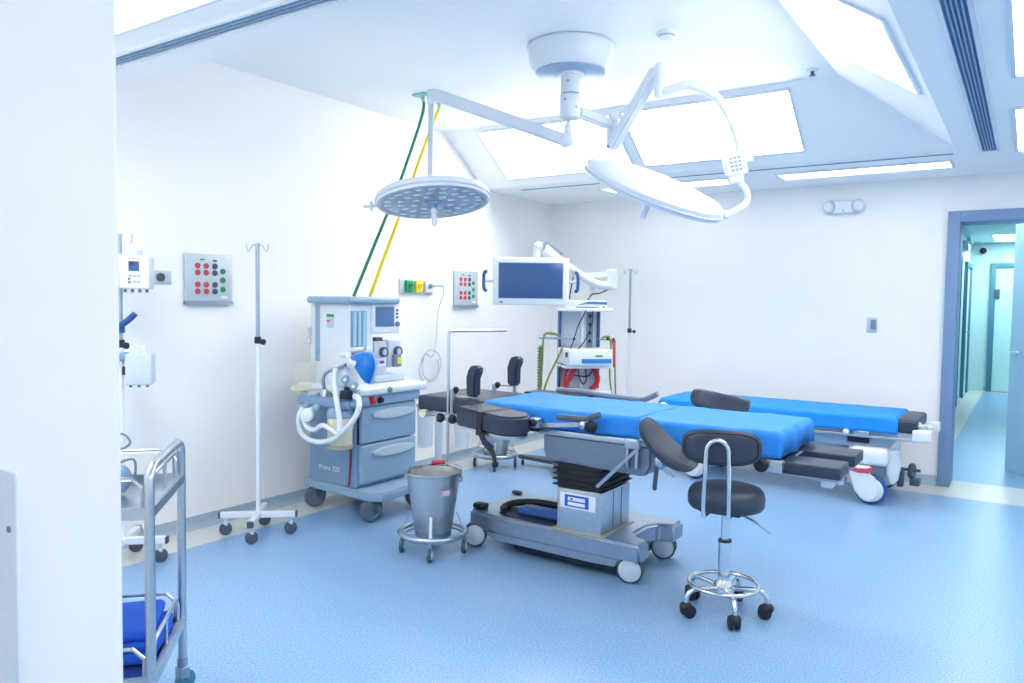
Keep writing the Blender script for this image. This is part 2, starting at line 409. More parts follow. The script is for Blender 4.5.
part('frame', f, TEALDARK, t)
l = part('leaf', MB().box((-.48, 15.16, 0.15), (.42, 15.2, 2.08)).box((-.48, 15.158, .01), (.42, 15.2, .15)), mat('pale_mint_door', (190, 228, 226), .45), t)
t = thing('door_sign', 'small dark plate on the far corridor door', 'sign', (-.46, 15.155, 1.63))
part('plate', MB().box((-.50, 15.115, 1.58), (-.42, 15.129, 1.72), .003), DARKGREY, t)
part('rim', MB().box((-.505, 15.12, 1.575), (-.415, 15.13, 1.725), .003), MIDGREY, t)
t = thing('security_camera', 'small dark dome camera high on the far corridor wall', 'camera', (-.68, 15.2, 2.38))
part('mount', MB().disc((-.68, 15.2, 2.38), (0, -1, 0), [(.07, 0), (.07, .03), (.05, .04)]), WHITE, t)
part('dome', MB().sph((-.68, 15.13, 2.37), .055), BLACK, t)
t = thing('corridor_emergency_light', 'small grey emergency light high on the left corridor wall', 'emergency light', (-.85, 13.4, 2.28))
part('housing', MB().box((-.85, 13.15, 2.26), (-.78, 13.6, 2.40), .01), PALEGREY, t)
for yy in (13.25, 13.5): part('lamp', MB().disc((-.80, yy, 2.40), (1, 0, .3), [(.05, 0), (.06, .04), (.05, .05)]), PALEGREY, t)

# ------------------------------------------------------------------ things on the back wall
t = thing('emergency_light', 'white twin-lamp emergency light on the back wall above the tables', 'emergency light', (-1.30, 6.8, 2.16))
part('housing', MB().box((-1.375, 6.735, 2.155), (-1.215, 6.8, 2.262), .018), WHITE, t)
for s in (-1, 1):
    p = V((-1.295 + s * .105, 6.76, 2.215))
    l = part('lamp_head', MB().disc(p, (s * .35, -1, -.1), [(.030, -.045), (.046, -.02), (.05, .02), (.046, .035), (.02, .036)]), PALEGREY, t)
    part('lens', MB().disc(p + V((s * .35, -1, -.1)).normalized() * .034, (s * .35, -1, -.1), [(.038, 0), (.034, .008), (.0001, .012)]), CLEARH, l)
part('test_button', MB().disc((-1.295, 6.735, 2.175), (0, -1, 0), [(.006, 0), (.006, .005)]), MIDGREY, t)
t = thing('light_switch', 'small grey light switch plate on the back wall left of the door', 'light switch', (-1.055, 6.8, 1.187))
part('plate', MB().box((-1.097, 6.788, 1.187), (-1.015, 6.8, 1.308), .004), PALEGREY, t)
part('rocker', MB().box((-1.066, 6.78, 1.207), (-1.026, 6.79, 1.288), .003), MIDGREY, t)

# ------------------------------------------------------------------ things on the left wall
def socket_panel(label, ya, yb, za, zb):
    t = thing('socket_panel', label, 'electrical panel', (XL, (ya + yb) / 2, za), group='isolated power socket panels')
    w, h = yb - ya, zb - za
    pl = part('plate', MB().box((XL, ya, za), (XL + .022, yb, zb), .006), STEELP, t)
    part('lower_lip', MB().prism([(XL, za - .002), (XL + .04, za - .002), (XL + .022, za + .02), (XL, za + .02)], 'y', ya, yb), STEELD, t)
    X = XL + .022
    def P(u, v): return (X, ya + u * w, za + v * h)
    def sock(u, v, m, n):
        s = part(n, MB().disc(P(u, v), (1, 0, 0), [(.0175, 0), (.0175, .004), (.014, .006), (.013, .003), (.0001, .003)], 20), m, t)
        hb = MB()
        for dy, dz in ((-.005, .002), (.005, .002), (0, -.006)): hb.disc(V(P(u, v)) + V((.003, dy, dz)), (1, 0, 0), [(.002, 0), (.002, .001)], 8)
        part('pin_hole', hb, INK, s)
    for v in (.765, .63, .39, .255):
        for u in (.25, .43): sock(u, v, REDS, 'red_socket')
        sock(.615, v, DARKGREY, 'dark_socket')
    for v in (.67, .49, .30): sock(.79, v, GREEN, 'green_socket')
    part('pilot_light', MB().box(V(P(.31, .875)), V(P(.39, .905)) + V((.006, 0, 0)), .002), GREEN, t)
    part('pilot_light', MB().box(V(P(.575, .86)), V(P(.655, .89)) + V((.006, 0, 0)), .002), INK, t)
    part('rating_label', MB().box(V(P(.74, .115)), V(P(.89, .17)) + V((.002, 0, 0))), WHITE, t)
STEELP = mat('satin_steel_plate', (188, 198, 206), .45, .3, .03, 30)
socket_panel('steel socket panel on the left wall, nearer one beside the drip stand', 2.637, 2.955, 1.349, 1.648)
socket_panel('steel socket panel on the left wall, farther one beside the monitor', 5.171, 5.505, 1.341, 1.656)

t = thing('wall_socket', 'single steel wall plate with a round dark socket beside the upper pump', 'wall socket', (XL, 2.5, 1.46))
part('plate', MB().box((XL, 2.425, 1.463), (XL + .012, 2.556, 1.538), .004), STEELP, t)
part('socket', MB().disc((XL + .012, 2.488, 1.50), (1, 0, 0), [(.025, 0), (.025, .008), (.02, .012), (.018, .006), (.0001, .006)]), DARKGREY, t)

t = thing('gas_outlet_panel', 'wall plate with green, yellow and white medical gas outlets', 'gas outlet', (XL, 4.69, 1.44))
part('plate', MB().box((XL, 4.49, 1.44), (XL + .02, 4.885, 1.562), .004), STEELP, t)
for yc, mm, nn_ in ((4.575, GREEN, 'green_outlet'), (4.69, YELLOW, 'yellow_outlet'), (4.81, WHITE, 'white_outlet')):
    o = part(nn_, MB().box((XL + .02, yc - .04, 1.455), (XL + .045, yc + .04, 1.55), .006), mm, t)
    part('valve', MB().disc((XL + .045, yc, 1.51), (1, 0, 0), [(.022, 0), (.022, .012), (.012, .014), (.012, .004), (.0001, .004)]), mm if mm != WHITE else STEELD, o)
part('connector', MB().cyl((XL + .05, 4.82, 1.51), (XL + .09, 4.83, 1.51), .010).cyl((XL + .09, 4.83, 1.51), (XL + .09, 4.93, 1.515), .007), STEELD, t)
pts = [(-4.03, 4.92, 1.515), (-4.04, 4.95, 1.46), (-4.07, 4.915, 1.30), (-4.08, 4.905, 1.065), (-4.08, 4.86, .93), (-4.08, 4.76, .95), (-4.08, 4.70, .82), (-4.08, 4.76, .73), (-4.08, 4.90, .74), (-4.08, 4.965, .85), (-4.08, 4.93, .95), (-4.08, 4.82, .985), (-4.08, 4.745, .92), (-4.08, 4.75, .78), (-4.08, 4.85, .73), (-4.08, 4.935, .80), (-4.08, 4.93, .90)]
solo('suction_tube', MB().tube(pts, .0055, 8, 6), mat('pale_tube', (206, 216, 224), .35, alpha=.6), 'thin clear tube hanging in coils below the gas outlet plate', 'tube')

# ceiling gas drops and hoses
def ceil_outlet(label, x, y, m):
    t = thing('ceiling_gas_outlet', label, 'gas outlet', (x, y, ZC), group='ceiling gas outlets')
    part('plate', MB().box((x - .06, y - .06, ZC - .012), (x + .06, y + .06, ZC), .004), m, t)
    part('nut', MB().cyl((x, y, ZC - .05), (x, y, ZC - .012), .014, .02, 6), STEELD, t)
ceil_outlet('square ceiling gas outlet above the green hose', -3.5, 4.055, TEAL)
ceil_outlet('square ceiling gas outlet above the yellow hose, behind the lamp arm', -3.5, 4.225, PALEGREY)
solo('green_hose', MB().tube([(-3.5, 4.055, 2.752), (-3.5, 4.05, 2.70), (-3.5, 4.015, 2.60), (-3.5, 3.916, 2.38), (-3.5, 3.781, 2.10), (-3.51, 3.625, 1.80), (-3.54, 3.515, 1.545), (-3.57, 3.47, 1.41)], .0105, 10, 6), GREENS, 'long green gas hose hanging from the ceiling to the anaesthesia machine', 'hose')
solo('yellow_hose', MB().tube([(-3.5, 4.225, 2.752), (-3.5, 4.206, 2.72), (-3.5, 4.121, 2.56), (-3.5, 4.018, 2.36), (-3.5, 3.87, 2.05), (-3.53, 3.71, 1.68), (-3.57, 3.615, 1.41)], .0115, 10, 6), YELLOWH, 'long yellow gas hose hanging from the ceiling to the anaesthesia machine', 'hose')

# ------------------------------------------------------------------ surgical lamp
LAMPW = mat('lamp_enamel', (220, 227, 235), .3, var=.01)
LX, LY = -2.15, 3.72
t = thing('surgical_lamp', 'white ceiling-mounted surgical lamp with two round heads on jointed arms', 'surgical lamp', (LX, LY, ZC))
part('canopy', MB().disc((LX, LY, ZC), (0, 0, -1), [(.236, .004), (.238, .02), (.232, .075), (.222, .11), (.202, .140), (.198, .143), (.07, .143)], 48), LAMPW, t)
part('canopy_underside_shading', MB().disc((LX, LY, ZC - .143), (0, 0, -1), [(.192, 0), (.192, .006), (.188, .008), (.0001, .008)], 48), GREYBLUE2, t)  # darker disc paints the shade on the canopy's underside
part('canopy_rim', MB().ring((LX, LY, ZC - .008), .236, .006, n=48), PALEGREY, t)
part('column', MB().cyl((LX, LY, 2.655), (LX, LY, 2.635), .075).cyl((LX, LY, 2.64), (LX, LY, 2.54), .052, n=28).cyl((LX, LY, 2.536), (LX, LY, 2.405), .056, n=28, bev=.006), LAMPW, t)
sc_ = MB()
for a, z in ((-1.3, 2.60), (-1.55, 2.50), (-.4, 2.46)):
    sc_.disc((LX + .053 * math.cos(a), LY + .053 * math.sin(a), z), (math.cos(a), math.sin(a), 0), [(.006, 0), (.006, .003)], 10)
part('screw', sc_, MIDGREY, t)
# arm to the level head
part('pivot_pin', MB().cyl((LX - .02, LY + .02, 2.41), (LX - .02, LY + .02, 2.375), .012).cyl((LX - .02, LY + .02, 2.38), (LX - .02, LY + .02, 2.27), .024), LAMPW, t)
A0 = V((LX - .03, LY + .015, 2.292)); A1 = V((-2.955, 3.515, 2.602))
arm = part('spring_arm', MB().bar(A0, A1, .062, .07, .014).sph(A0, .042, n=20), LAMPW, t)
part('end_joint', MB().cyl((-2.968, 3.505, 2.63), (-2.968, 3.505, 2.545), .022, bev=.004).sph(A1, .034), LAMPW, arm)
part('drop_rod', MB().cyl((-2.968, 3.503, 2.55), (-2.955, 3.487, 2.04), .0165), PALEGREY, arm)

def lamp_head(c, n, R, hand, roll=0):
    c, n = V(c), V(n).normalized(); mb = MB(); M = mb.frame(c, n) @ Matrix.Rotation(roll, 4, 'Z')
    k = R / .35
    body = mb.lathe([(R - .02, -.022), (R - .004, -.024), (R, -.012), (R, .022), (R - .012, .034), (R * .8, .046), (R * .5, .056), (R * .2, .061), (.0001, .062)], 56, M)
    h = part('lamp_head', body, LAMPW, t)
    part('rim', MB().tube([M @ V(((R + .001) * math.cos(a), (R + .001) * math.sin(a), -.004)) for a in [2 * PI * i / 56 for i in range(56)]], .006, 8, closed=True), PALEGREY, h)
    part('lens_plate', MB().lathe([(R - .02, -.022), (R - .024, -.014), (.05, -.014)], 56, M), LENSP, h)
    first = None
    for rr, cnt in ((.12 * k, 8), (.20 * k, 16), (.28 * k, 24)):
        for i in range(cnt):
            a = 2 * PI * (i + .5) / cnt
            LM = M @ Matrix.Translation((rr * math.cos(a), rr * math.sin(a), -.0145)) @ Matrix.Rotation(a, 4, 'Z')
            if first is None:
                first = mesh_of('led_lens', MB().lathe([(.027 * k, 0), (.025 * k, -.007), (.012 * k, -.011), (.0001, -.012)], 6), LENS, V((0, 0, 0)))
            lo = bpy.data.objects.new('led_lens', first); COL.objects.link(lo); lo.parent = h
            lo.matrix_local = Matrix.Translation(-ORG[h.name]) @ LM
    part('centre_hub', MB().lathe([(.055, -.012), (.055, -.028), (.04, -.034), (.022, -.036), (.020, -.06), (.0001, -.06)], 32, M), GREYBLUE2, h)
    part('sterile_handle', MB().lathe([(.017, -.05), (.019, -.07), (.017, -.12), (.018, -.15), (.013, -.16), (.0001, -.162)], 20, M), WHITE, h)
    hb = MB()
    for (ang, sp) in hand:
        ca, sa = math.cos(ang), math.sin(ang); tx = V((-sa, ca, 0)); rd = V((ca, sa, 0))
        pts = [rd * (R - .01) + tx * sp, rd * (R + .035) + tx * sp, rd * (R + .045), rd * (R + .035) - tx * sp, rd * (R - .01) - tx * sp]
        hb.tube([M @ (p + V((0, 0, 0))) for p in pts], .008, 8, 4)
    if hand: part('side_handle', hb, MIDGREY, h)
    return h, M
LENSP = mat('lens_plate', (172, 200, 230), .25)
LENS = mat('led_lens', (206, 228, 246), .12, coat=.5)
h1, M1 = lamp_head((-2.936, 3.49, 1.985), (-.17, .082, .995), .335, [])
# bail grip on the left edge of the level head
e = V((-3.21, 3.32, 1.945))
part('grip', MB().tube([e + V((.01, .006, .0)), e + V((-.035, -.024, -.005)), e + V((-.075, -.05, -.006))], .009, 8, 3).cyl(e + V((-.035, -.024, .025)), e + V((-.035, -.024, -.03)), .010), PALEGREY, h1)
# arm to the tilted head
B0 = V((LX + .02, LY + .05, 2.45)); B1 = V((-2.055, 4.05, 2.425))
arm2 = part('extension_arm', MB().bar(B0, B1 + V((0, .03, 0)), .05, .06, .012), LAMPW, t)
part('elbow_joint', MB().cyl((-2.053, 4.055, 2.46), (-2.053, 4.055, 2.30), .036, n=24, bev=.006), LAMPW, arm2)
C0 = V((-2.05, 4.03, 2.285)); C1 = V((-1.728, 3.926, 2.662))
arm3 = part('spring_arm', MB().bar(C0, C1, .07, .062, .012), LAMPW, t)
part('cap_screw', MB().disc(C0 + V((.0, -.036, .004)), (0, -1, 0), [(.01, 0), (.01, .004)], 10), MIDGREY, arm3)
part('end_joint', MB().cyl((-1.715, 3.925, 2.69), (-1.712, 3.927, 2.51), .027, n=24, bev=.006), LAMPW, arm3)
yk = [(-1.712, 3.93, 2.525), (-1.64, 3.945, 2.548), (-1.556, 3.975, 2.562), (-1.443, 4.048, 2.507), (-1.38, 4.085, 2.41), (-1.347, 4.102, 2.326), (-1.325, 4.115, 2.25), (-1.318, 4.112, 2.17)]
yoke = part('yoke_tube', MB().tube(yk, .024, 12, 6), LAMPW, t)
CB = V((-1.335, 4.08, 2.135))
Rb = Matrix((V((.828, .561, 0)).normalized(), V((-.56, .828, 0)).normalized(), V((0, 0, 1)))).transposed().to_3x3() @ Matrix.Rotation(-.22, 3, 'Y')
def lb3(cx, cy, cz, sx, sy, sz, bev):
    c = CB + Rb @ V((cx, cy, cz)); return (c - V((sx, sy, sz)) / 2, c + V((sx, sy, sz)) / 2, bev)
cbx = MB().box(*lb3(0, 0, 0, .115, .07, .12, .014), rot=Rb).box(*lb3(.075, .01, .02, .05, .06, .05, .012), rot=Rb).box(*lb3(-.01, 0, -.075, .08, .05, .05, .012), rot=Rb)
cb = part('control_box', cbx, LAMPW, t)
kb = MB()
for i in range(3):
    for j in range(4):
        c = CB + Rb @ V((-.026 + .022 * i, -.0355, -.03 + .021 * j)); kb.box(c - V((.0075, .003, .0065)), c + V((.0075, .003, .0065)), .002, rot=Rb)
part('keypad', kb, GREYBLUE, cb)
H2 = V((-1.643, 3.725, 1.98)); N2 = V((.444, -.114, .888)).normalized()
h2, M2 = lamp_head(H2, N2, .378, [])
ax = (r2 * math.cos(.39) - u2 * math.sin(.39)); ax = (ax - N2 * ax.dot(N2)).normalized()
edge = H2 + ax * .378
YKP = [V(p) for p in ((-1.325, 4.092, 2.055), (-1.289, 4.1, 2.02), (-1.272, 4.108, 1.975), (-1.280, 4.102, 1.925), (-1.308, 4.079, 1.882))]
part('yoke_end', MB().tube([CB + Rb @ V((.0, 0, -.06)), YKP[0], YKP[1], YKP[2], YKP[3], edge * .5 + YKP[4] * .5, edge], .017, 12, 8).box(edge - V((.03, .03, .018)), edge + V((.03, .03, .018)), .006), LAMPW, t)

# ------------------------------------------------------------------ drip stands
def drip_stand():
    t = thing('drip_stand', 'x', 'drip stand', (0, 0, 0), group='drip stands on wheels', local=True)
    for a in (0, PI / 2):
        d = V((math.cos(a), math.sin(a), 0))
        b = part('base_beam', MB().bar(d * -.215 + V((0, 0, .118)), d * .215 + V((0, 0, .118)), .034, .036, .004), ENAMEL, t)
        for s in (-1, 1): part('end_cap', MB().bar(d * s * .213 + V((0, 0, .118)), d * s * .224 + V((0, 0, .118)), .036, .038, .003), DARKGREY, b)
        for s in (-1, 1):
            p = d * s * .185
            w = part('castor', MB().cyl(p + V((0, 0, .10)), p + V((0, 0, .062)), .008).box(p + V((-.014, -.016, .055)), p + V((.014, .016, .075)), .006), PALEGREY, t)
            part('wheel', MB().disc(p + V((-.004, 0.014, .036)), (.25, -.97, 0), [(.025, 0), (.034, .002), (.036, .006), (.036, .024), (.034, .028), (.025, .03)]), DARKGREY, w)
    part('lower_tube', MB().cyl((0, 0, .11), (0, 0, 1.15), .0135), ENAMEL, t)
    c = part('clamp_collar', MB().cyl((0, 0, 1.125), (0, 0, 1.165), .019, bev=.003), BLACK, t)
    part('clamp_knob', MB().cyl((.012, -.012, 1.14), (.036, -.03, 1.135), .006).disc((.03, -.026, 1.136), (.8, -.6, 0), [(.012, 0), (.017, .004), (.017, .014), (.012, .018)]), BLACK, c)
    part('upper_tube', MB().cyl((0, 0, 1.16), (0, 0, 1.705), .0115), STEELD, t)
    for s in (-1, 1):
        part('hook', MB().tube([(0, 0, 1.69), (s * .018, 0, 1.697), (s * .032, 0, 1.688), (s * .045, 0, 1.665), (s * .055, 0, 1.662), (s * .062, 0, 1.705)], .0035, 8, 5), STEEL, t)
    return t
ds = drip_stand()
for i, (x, y, a, dz, lab) in enumerate(((-3.71, 2.845, .72, 0, 'white wheeled drip stand standing alone between socket panel and anaesthesia machine'),
                                (-3.855, 2.115, .72, .0, 'white wheeled drip stand at the near wall carrying two pump boxes'),
                                (-3.02, 6.38, .72, .0, 'white wheeled drip stand at the back wall right of the equipment tower'))):
    o = ds if i == 0 else copy_tree(ds)
    o.location = (x, y, dz); o.rotation_euler.z = a; o['label'] = lab
# devices clamped to the second stand
PX, PY = -3.855, 2.115
FA = yaw
def dev_frame(x, y, ang): return Matrix.Translation((x, y, 0)) @ Matrix.Rotation(ang, 4, 'Z')
ang2 = .86
c, s_ = math.cos(ang2), math.sin(ang2)
t = thing('infusion_pump', 'pale pump box with display clamped high on the drip stand by the near wall', 'pump', (PX, PY, 1.41), ang2, 'pump boxes on the drip stand', local=True)
t.location = (PX, PY, 0)
part('housing', MB().box((.012, -.075, 1.425), (.150, .075, 1.595), .012), WHITE, t)
part('side_cover', MB().box((-.012, -.06, 1.425), (.02, .06, 1.605), .01), PALEGREY, t)
part('top_knob', MB().box((.085, -.02, 1.595), (.105, .02, 1.625), .006), PALEGREY, t)
part('display', MB().box((.055, -.0775, 1.515), (.105, -.074, 1.565), .002), SCREEN, t)
part('readout', MB().box((.055, -.078, 1.545), (.085, -.0745, 1.563), .001), INK, t)
kb = MB()
for i in range(3):
    kb.box((.055 + i * .02, -.0775, 1.574), (.067 + i * .02, -.074, 1.582), .001)
    for j in range(2): kb.box((.055 + i * .02, -.0775, 1.455 + j * .03), (.068 + i * .02, -.074, 1.468 + j * .03), .001)
part('keypad', kb, GREYBLUE2, t)
part('red_key', MB().box((.052, -.079, 1.470), (.064, -.074, 1.482), .001), REDS, t)
part('green_key', MB().box((.052, -.079, 1.452), (.064, -.074, 1.464), .001), GREEN, t)
part('handle_clamp', MB().bar((-.0, -.01, 1.435), (-.0, -.01, 1.585), .05, .04, .006), PALEGREY, t)
for i in range(4): part('foot', MB().cyl((.03 + i * .034, -.03, 1.408), (.03 + i * .034, -.03, 1.428), .008), MIDGREY, t)
t = thing('pole_clamp', 'dark blue lever clamp on the drip stand between its two pump boxes', 'clamp', (PX, PY, 0), ang2, local=True)
part('lever', MB().tube([(0, -.02, 1.235), (.04, -.025, 1.265), (.075, -.03, 1.30)], .016, 10, 4), NAVY, t)
part('collar', MB().cyl((0, 0, 1.20), (0, 0, 1.245), .021), NAVY, t)
t = thing('supply_box', 'plain pale grey box clamped low on the drip stand by the near wall', 'pump', (PX, PY, 0), ang2, 'pump boxes on the drip stand', local=True)
part('housing', MB().box((.03, -.06, .935), (.155, .06, 1.095), .008), PALEGREY, t)
part('handle', MB().tube([(.075, 0, 1.09), (.075, 0, 1.125), (.11, 0, 1.125), (.11, 0, 1.09)], .009, 8), WHITE, t)
part('bracket', MB().box((-.018, -.03, 1.06), (.035, .03, 1.10), .006), GREYBLUE, t)
for px_ in (.05, .09, .13): part('foot', MB().cyl((px_, -.03, .922), (px_, -.03, .938), .008), MIDGREY, t)
part('plug', MB().box((.01, -.03, .985), (.03, -.01, 1.03), .004), INK, t)

# ------------------------------------------------------------------ instrument trolley
T0 = V((-2.09, 1.225, 0)); T1 = V((-2.42, 1.535, 0)); sd = (T1 - T0).normalized(); SW = (T1 - T0).length
ld = V((sd.y, -sd.x, 0)); ld = ld if ld.x < 0 else -ld; LN = .50
t = thing('instrument_trolley', 'stainless steel two-shelf trolley half hidden behind the near wall', 'trolley', tuple((T0 + T1) / 2 + ld * LN / 2))
def TP(u, w, z): return T0 + sd * (u * SW) + ld * (w * LN) + V((0, 0, z))
for w in (0, 1):
    part('push_frame', MB().tube([TP(0, w, .10), TP(0, w, .80), TP(0, w, .855), TP(.04, w, .878), TP(.12, w, .89), TP(.88, w, .89), TP(.96, w, .878), TP(1, w, .855), TP(1, w, .80), TP(1, w, .10)], .0145, 12), STEEL, t)
for z in (.775, .27):
    sh = MB(); zz = z
    c4 = [TP(0, 0, z), TP(1, 0, z), TP(1, 1, z), TP(0, 1, z)]
    for i in range(4): sh.bar(c4[i] - V((0, 0, .018)), c4[(i + 1) % 4] - V((0, 0, .018)), .022, .036, .003)
    sh.add([p - V((0, 0, .03)) for p in c4] + [p - V((0, 0, .026)) for p in c4], [(0, 1, 2, 3), (7, 6, 5, 4)])
    s1 = part('shelf', sh, STEEL, t)
    for (ua, wa, ub, wb) in ((.1, .01, .9, .01), (.02, .04, .02, .96), (.98, .04, .98, .96)):
        a, b = TP(ua, wa, z), TP(ub, wb, z); d = (b - a).normalized(); H_ = .082
        rl = MB().tube([a, a + V((0, 0, H_ - .03)), a + V((0, 0, H_)) + d * .03, b + V((0, 0, H_)) - d * .03, b + V((0, 0, H_ - .03)), b], .0065, 8)
        mid = (a + b) / 2; rl.cyl(mid, mid + V((0, 0, H_)), .0055)
        part('guard_rail', rl, STEEL, s1)
for u in (0, 1):
    for w in (0, 1):
        p = TP(u, w, 0)
        cs = part('castor', MB().cyl(p + V((0, 0, .12)), p + V((0, 0, .085)), .018).box(p + V((-.02, -.018, .045)), p + V((.02, .018, .09)), .006), STEELD, t)
        part('wheel', MB().disc(p + V((-.012, .01, .035)), (1, 0, 0), [(.026, 0), (.035, .003), (.035, .021), (.026, .024)]), TEALDARK, cs)
ANG = math.atan2(ld.y, ld.x)
RZ = Matrix.Rotation(ANG, 3, 'Z')
c = TP(.60, .40, .243)
t = thing('folded_cloth', 'royal blue folded cloth on the lower trolley shelf', 'cloth', tuple(c))
for k, (sx, sy, h, nm) in enumerate(((.36, .27, .036, 'lower_fold'), (.37, .26, .034, 'middle_fold'), (.33, .27, .034, 'upper_fold'))):
    mb = MB(); zz = .245 + .035 * k
    b_ = MB().box((c.x - sx / 2, c.y - sy / 2, zz), (c.x + sx / 2, c.y + sy / 2, zz + h), .02, 4, rot=RZ @ Matrix.Rotation(.05 * (k - 1), 3, 'Z'))
    b_.v = [tuple(V(v) + V((noise.noise(V(v) * 9) * .006, noise.noise(V(v) * 9 + V((5, 0, 0))) * .006, noise.noise(V(v) * 7) * .006 if v[2] > zz + .01 else 0))) for v in b_.v]
    part(nm, b_, ROYAL, t)
c = TP(.62, .44, .75)
t = thing('suction_unit', 'grey device with thin cables standing on the upper trolley shelf', 'device', tuple(c))
part('body', MB().lathe([(.05, .0), (.055, .01), (.055, .12), (.045, .20), (.03, .235), (.0001, .24)], 24, Matrix.Translation(c)), MIDGREY, t)
part('cuff_bulb', MB().sph(c + V((.06, .05, .05)), .03, .03, .045), GREYBLUE, t)
part('cable', MB().tube([c + V((.03, .03, .185)), c + V((.06, .055, .195)), c + V((.085, .065, .17)), c + V((.07, .05, .15)), c + V((.04, .03, .15))], .004, 8, 6).tube([c + V((.05, .04, .10)), c + V((.08, .08, .11)), c + V((.09, .07, .04)), c + V((.07, .03, .02))], .004, 8, 6), MIDGREY, t)

# ------------------------------------------------------------------ anaesthesia machine
t = thing('anaesthesia_machine', 'grey-blue and white anaesthesia machine standing against the left wall', 'anaesthesia machine', (-3.7, 3.68, 0))
bx0, bx1, by0, by1 = -3.925, -3.47, 3.41, 3.93
part('base_slab', MB().prism([(-3.99, 3.42), (-3.34, 3.375), (-3.265, 3.435), (-3.29, 3.93), (-3.35, 3.98), (-3.99, 3.97)], 'z', .135, .19, .012), GREYBLUE2, t)
for x, y, r_ in ((-3.345, 3.45, .068), (-3.90, 3.49, .068), (-3.37, 3.90, .068), (-3.90, 3.92, .068)):
    w = part('castor', MB().cyl((x, y, .14), (x, y, .10), .025).box((x - .03, y - .035, .065), (x + .025, y + .035, .125), .012), DARKGREY, t)
    part('wheel', MB().disc((x - .032, y - .02, r_), (.8, -.6, 0), [(.05, -.022), (.066, -.018), (.068, -.008), (.068, .028), (.062, .036), (.045, .04), (.04, .036), (.0001, .036)]), CASTGREY, w)
part('cart_body', MB().box((bx0, by0, .185), (bx1 - .01, by1, .79), .02), GREYBLUE, t)
def drawer(z0, z1, nm):
    d = part('drawer', MB().box((bx1 - .03, by0 + .02, z0), (bx1 + .018, by1 + .015, z1), .012), GREYBLUE2, t)
    # scooped pull: a lens-shaped lip
    yc = (by0 + by1) / 2 + .045; hz = z1 - .055; hw = .205; poly = []
    for k in range(13): a = PI * k / 12; poly.append((yc - hw * math.cos(a), hz + .028 * math.sin(a)))
    for k in range(1, 12): a = PI * k / 12; poly.append((yc + hw * math.cos(a), hz - .04 * math.sin(a)))
    part('pull', MB().prism(poly, 'x', bx1 + .012, bx1 + .04, .008), PALEGREY, d)
drawer(.475, .71, 'a'); drawer(.215, .465, 'b')
part('drawer_gap', MB().box((bx1 - .035, by0 + .008, .47), (bx1 - .005, by0 + .022, .70), .002), INK, t)
part('worktop_edge', MB().box((bx0, by0 - .02, .715), (-3.43, by1 + .03, .785), .01), GREYBLUE2, t)
part('worktop', MB().box((-3.99, 3.355, .785), (-3.395, 4.0, .838), .016), WHITE, t)
part('emergency_knob', MB().disc((-3.43, 3.49, .750), (1, 0, 0), [(.030, 0), (.030, .006), (.02, .008), (.018, .03), (.012, .034), (.0001, .035)]), RED, t)
part('selector_knob', MB().disc((-3.43, 3.565, .748), (1, 0, 0), [(.024, 0), (.024, .004), (.016, .006), (.016, .026), (.0001, .028)]), INK, t)
part('green_button', MB().disc((-3.396, 3.62, .812), (1, 0, .3), [(.02, 0), (.02, .006), (.014, .012), (.0001, .014)]), GREEN, t)
# upper cabinet
ux0, ux1, uy0, uy1 = -3.955, -3.58, 3.45, 3.65
part('upper_cabinet', MB().box((ux0, uy0, .835), (ux1, 3.66, 1.365), .012).box((ux0, 3.64, .835), (-3.82, 3.90, 1.365), .01), WHITE, t)
part('monitor_housing', MB().box((-3.84, 3.635, 1.165), (ux1 + .015, 3.90, 1.365), .012), WHITE, t)
part('top_shelf', MB().box((-3.935, 3.395, 1.362), (-3.535, 3.875, 1.408), .018), GREYBLUE2, t)
part('side_recess', MB().box((-3.905, uy0 - .004, .98), (-3.86, uy0 + .01, 1.352), .004), GREYBLUE2, t)
part('hinge', MB().cyl((-3.95, uy0 - .012, 1.14), (-3.95, uy0 - .012, 1.20), .012).box((-3.985, uy0 - .01, 1.09), (-3.945, uy0 + .01, 1.125), .004), PALEGREY, t)
st = part('warning_label', MB().box((-3.795, uy0 - .0025, 1.203), (-3.728, uy0, 1.293)), PALEGREY, t)
part('label_bands', MB().box((-3.795, uy0 - .0035, 1.275), (-3.728, uy0 - .002, 1.293)), GREEN, st)
part('red_mark', MB().box((-3.79, uy0 - .0035, 1.242), (-3.762, uy0 - .002, 1.252)), RED, st)
fl = part('flowmeter_window', MB().box((ux1 - .005, 3.455, 1.085), (ux1 + .004, 3.595, 1.315), .002), GREYBLUE, t)
for k in range(3): part('flow_tube', MB().cyl((ux1 + .004, 3.485 + .042 * k, 1.09), (ux1 + .004, 3.485 + .042 * k, 1.31), .012, n=14), mat('flow_tube_glass', (176, 214, 232), .15) if k == 0 else bpy.data.materials['flow_tube_glass'], fl)
part('flow_ledge', MB().box((ux1 - .01, 3.455, 1.06), (ux1 + .03, 3.605, 1.082), .006), WHITE, t)
fk = MB()
for k in range(3): fk.disc((ux1, 3.49 + .042 * k, 1.02), (1, 0, 0), [(.017, 0), (.017, .02), (.012, .026), (.0001, .027)], 16)
part('flow_knob', fk, PALEGREY, t)
part('control_strip', MB().box((ux1 - .01, 3.46, .99), (ux1 + .012, 3.60, 1.05), .004), MIDGREY, t)
part('display_screen', MB().box((ux1 + .012, 3.662, 1.212), (ux1 + .020, 3.838, 1.345), .003), mat('machine_screen', (88, 122, 164), .2), t)
part('rotary_knob', MB().disc((ux1 + .015, 3.868, 1.228), (1, 0, 0), [(.017, 0), (.017, .014), (.012, .018), (.0001, .019)]), MIDGREY, t)
kb = MB()
for k in range(3): kb.box((ux1 + .013, 3.858, 1.265 + k * .024), (ux1 + .019, 3.878, 1.279 + k * .024), .002)
part('key', kb, DARKGREY, t)
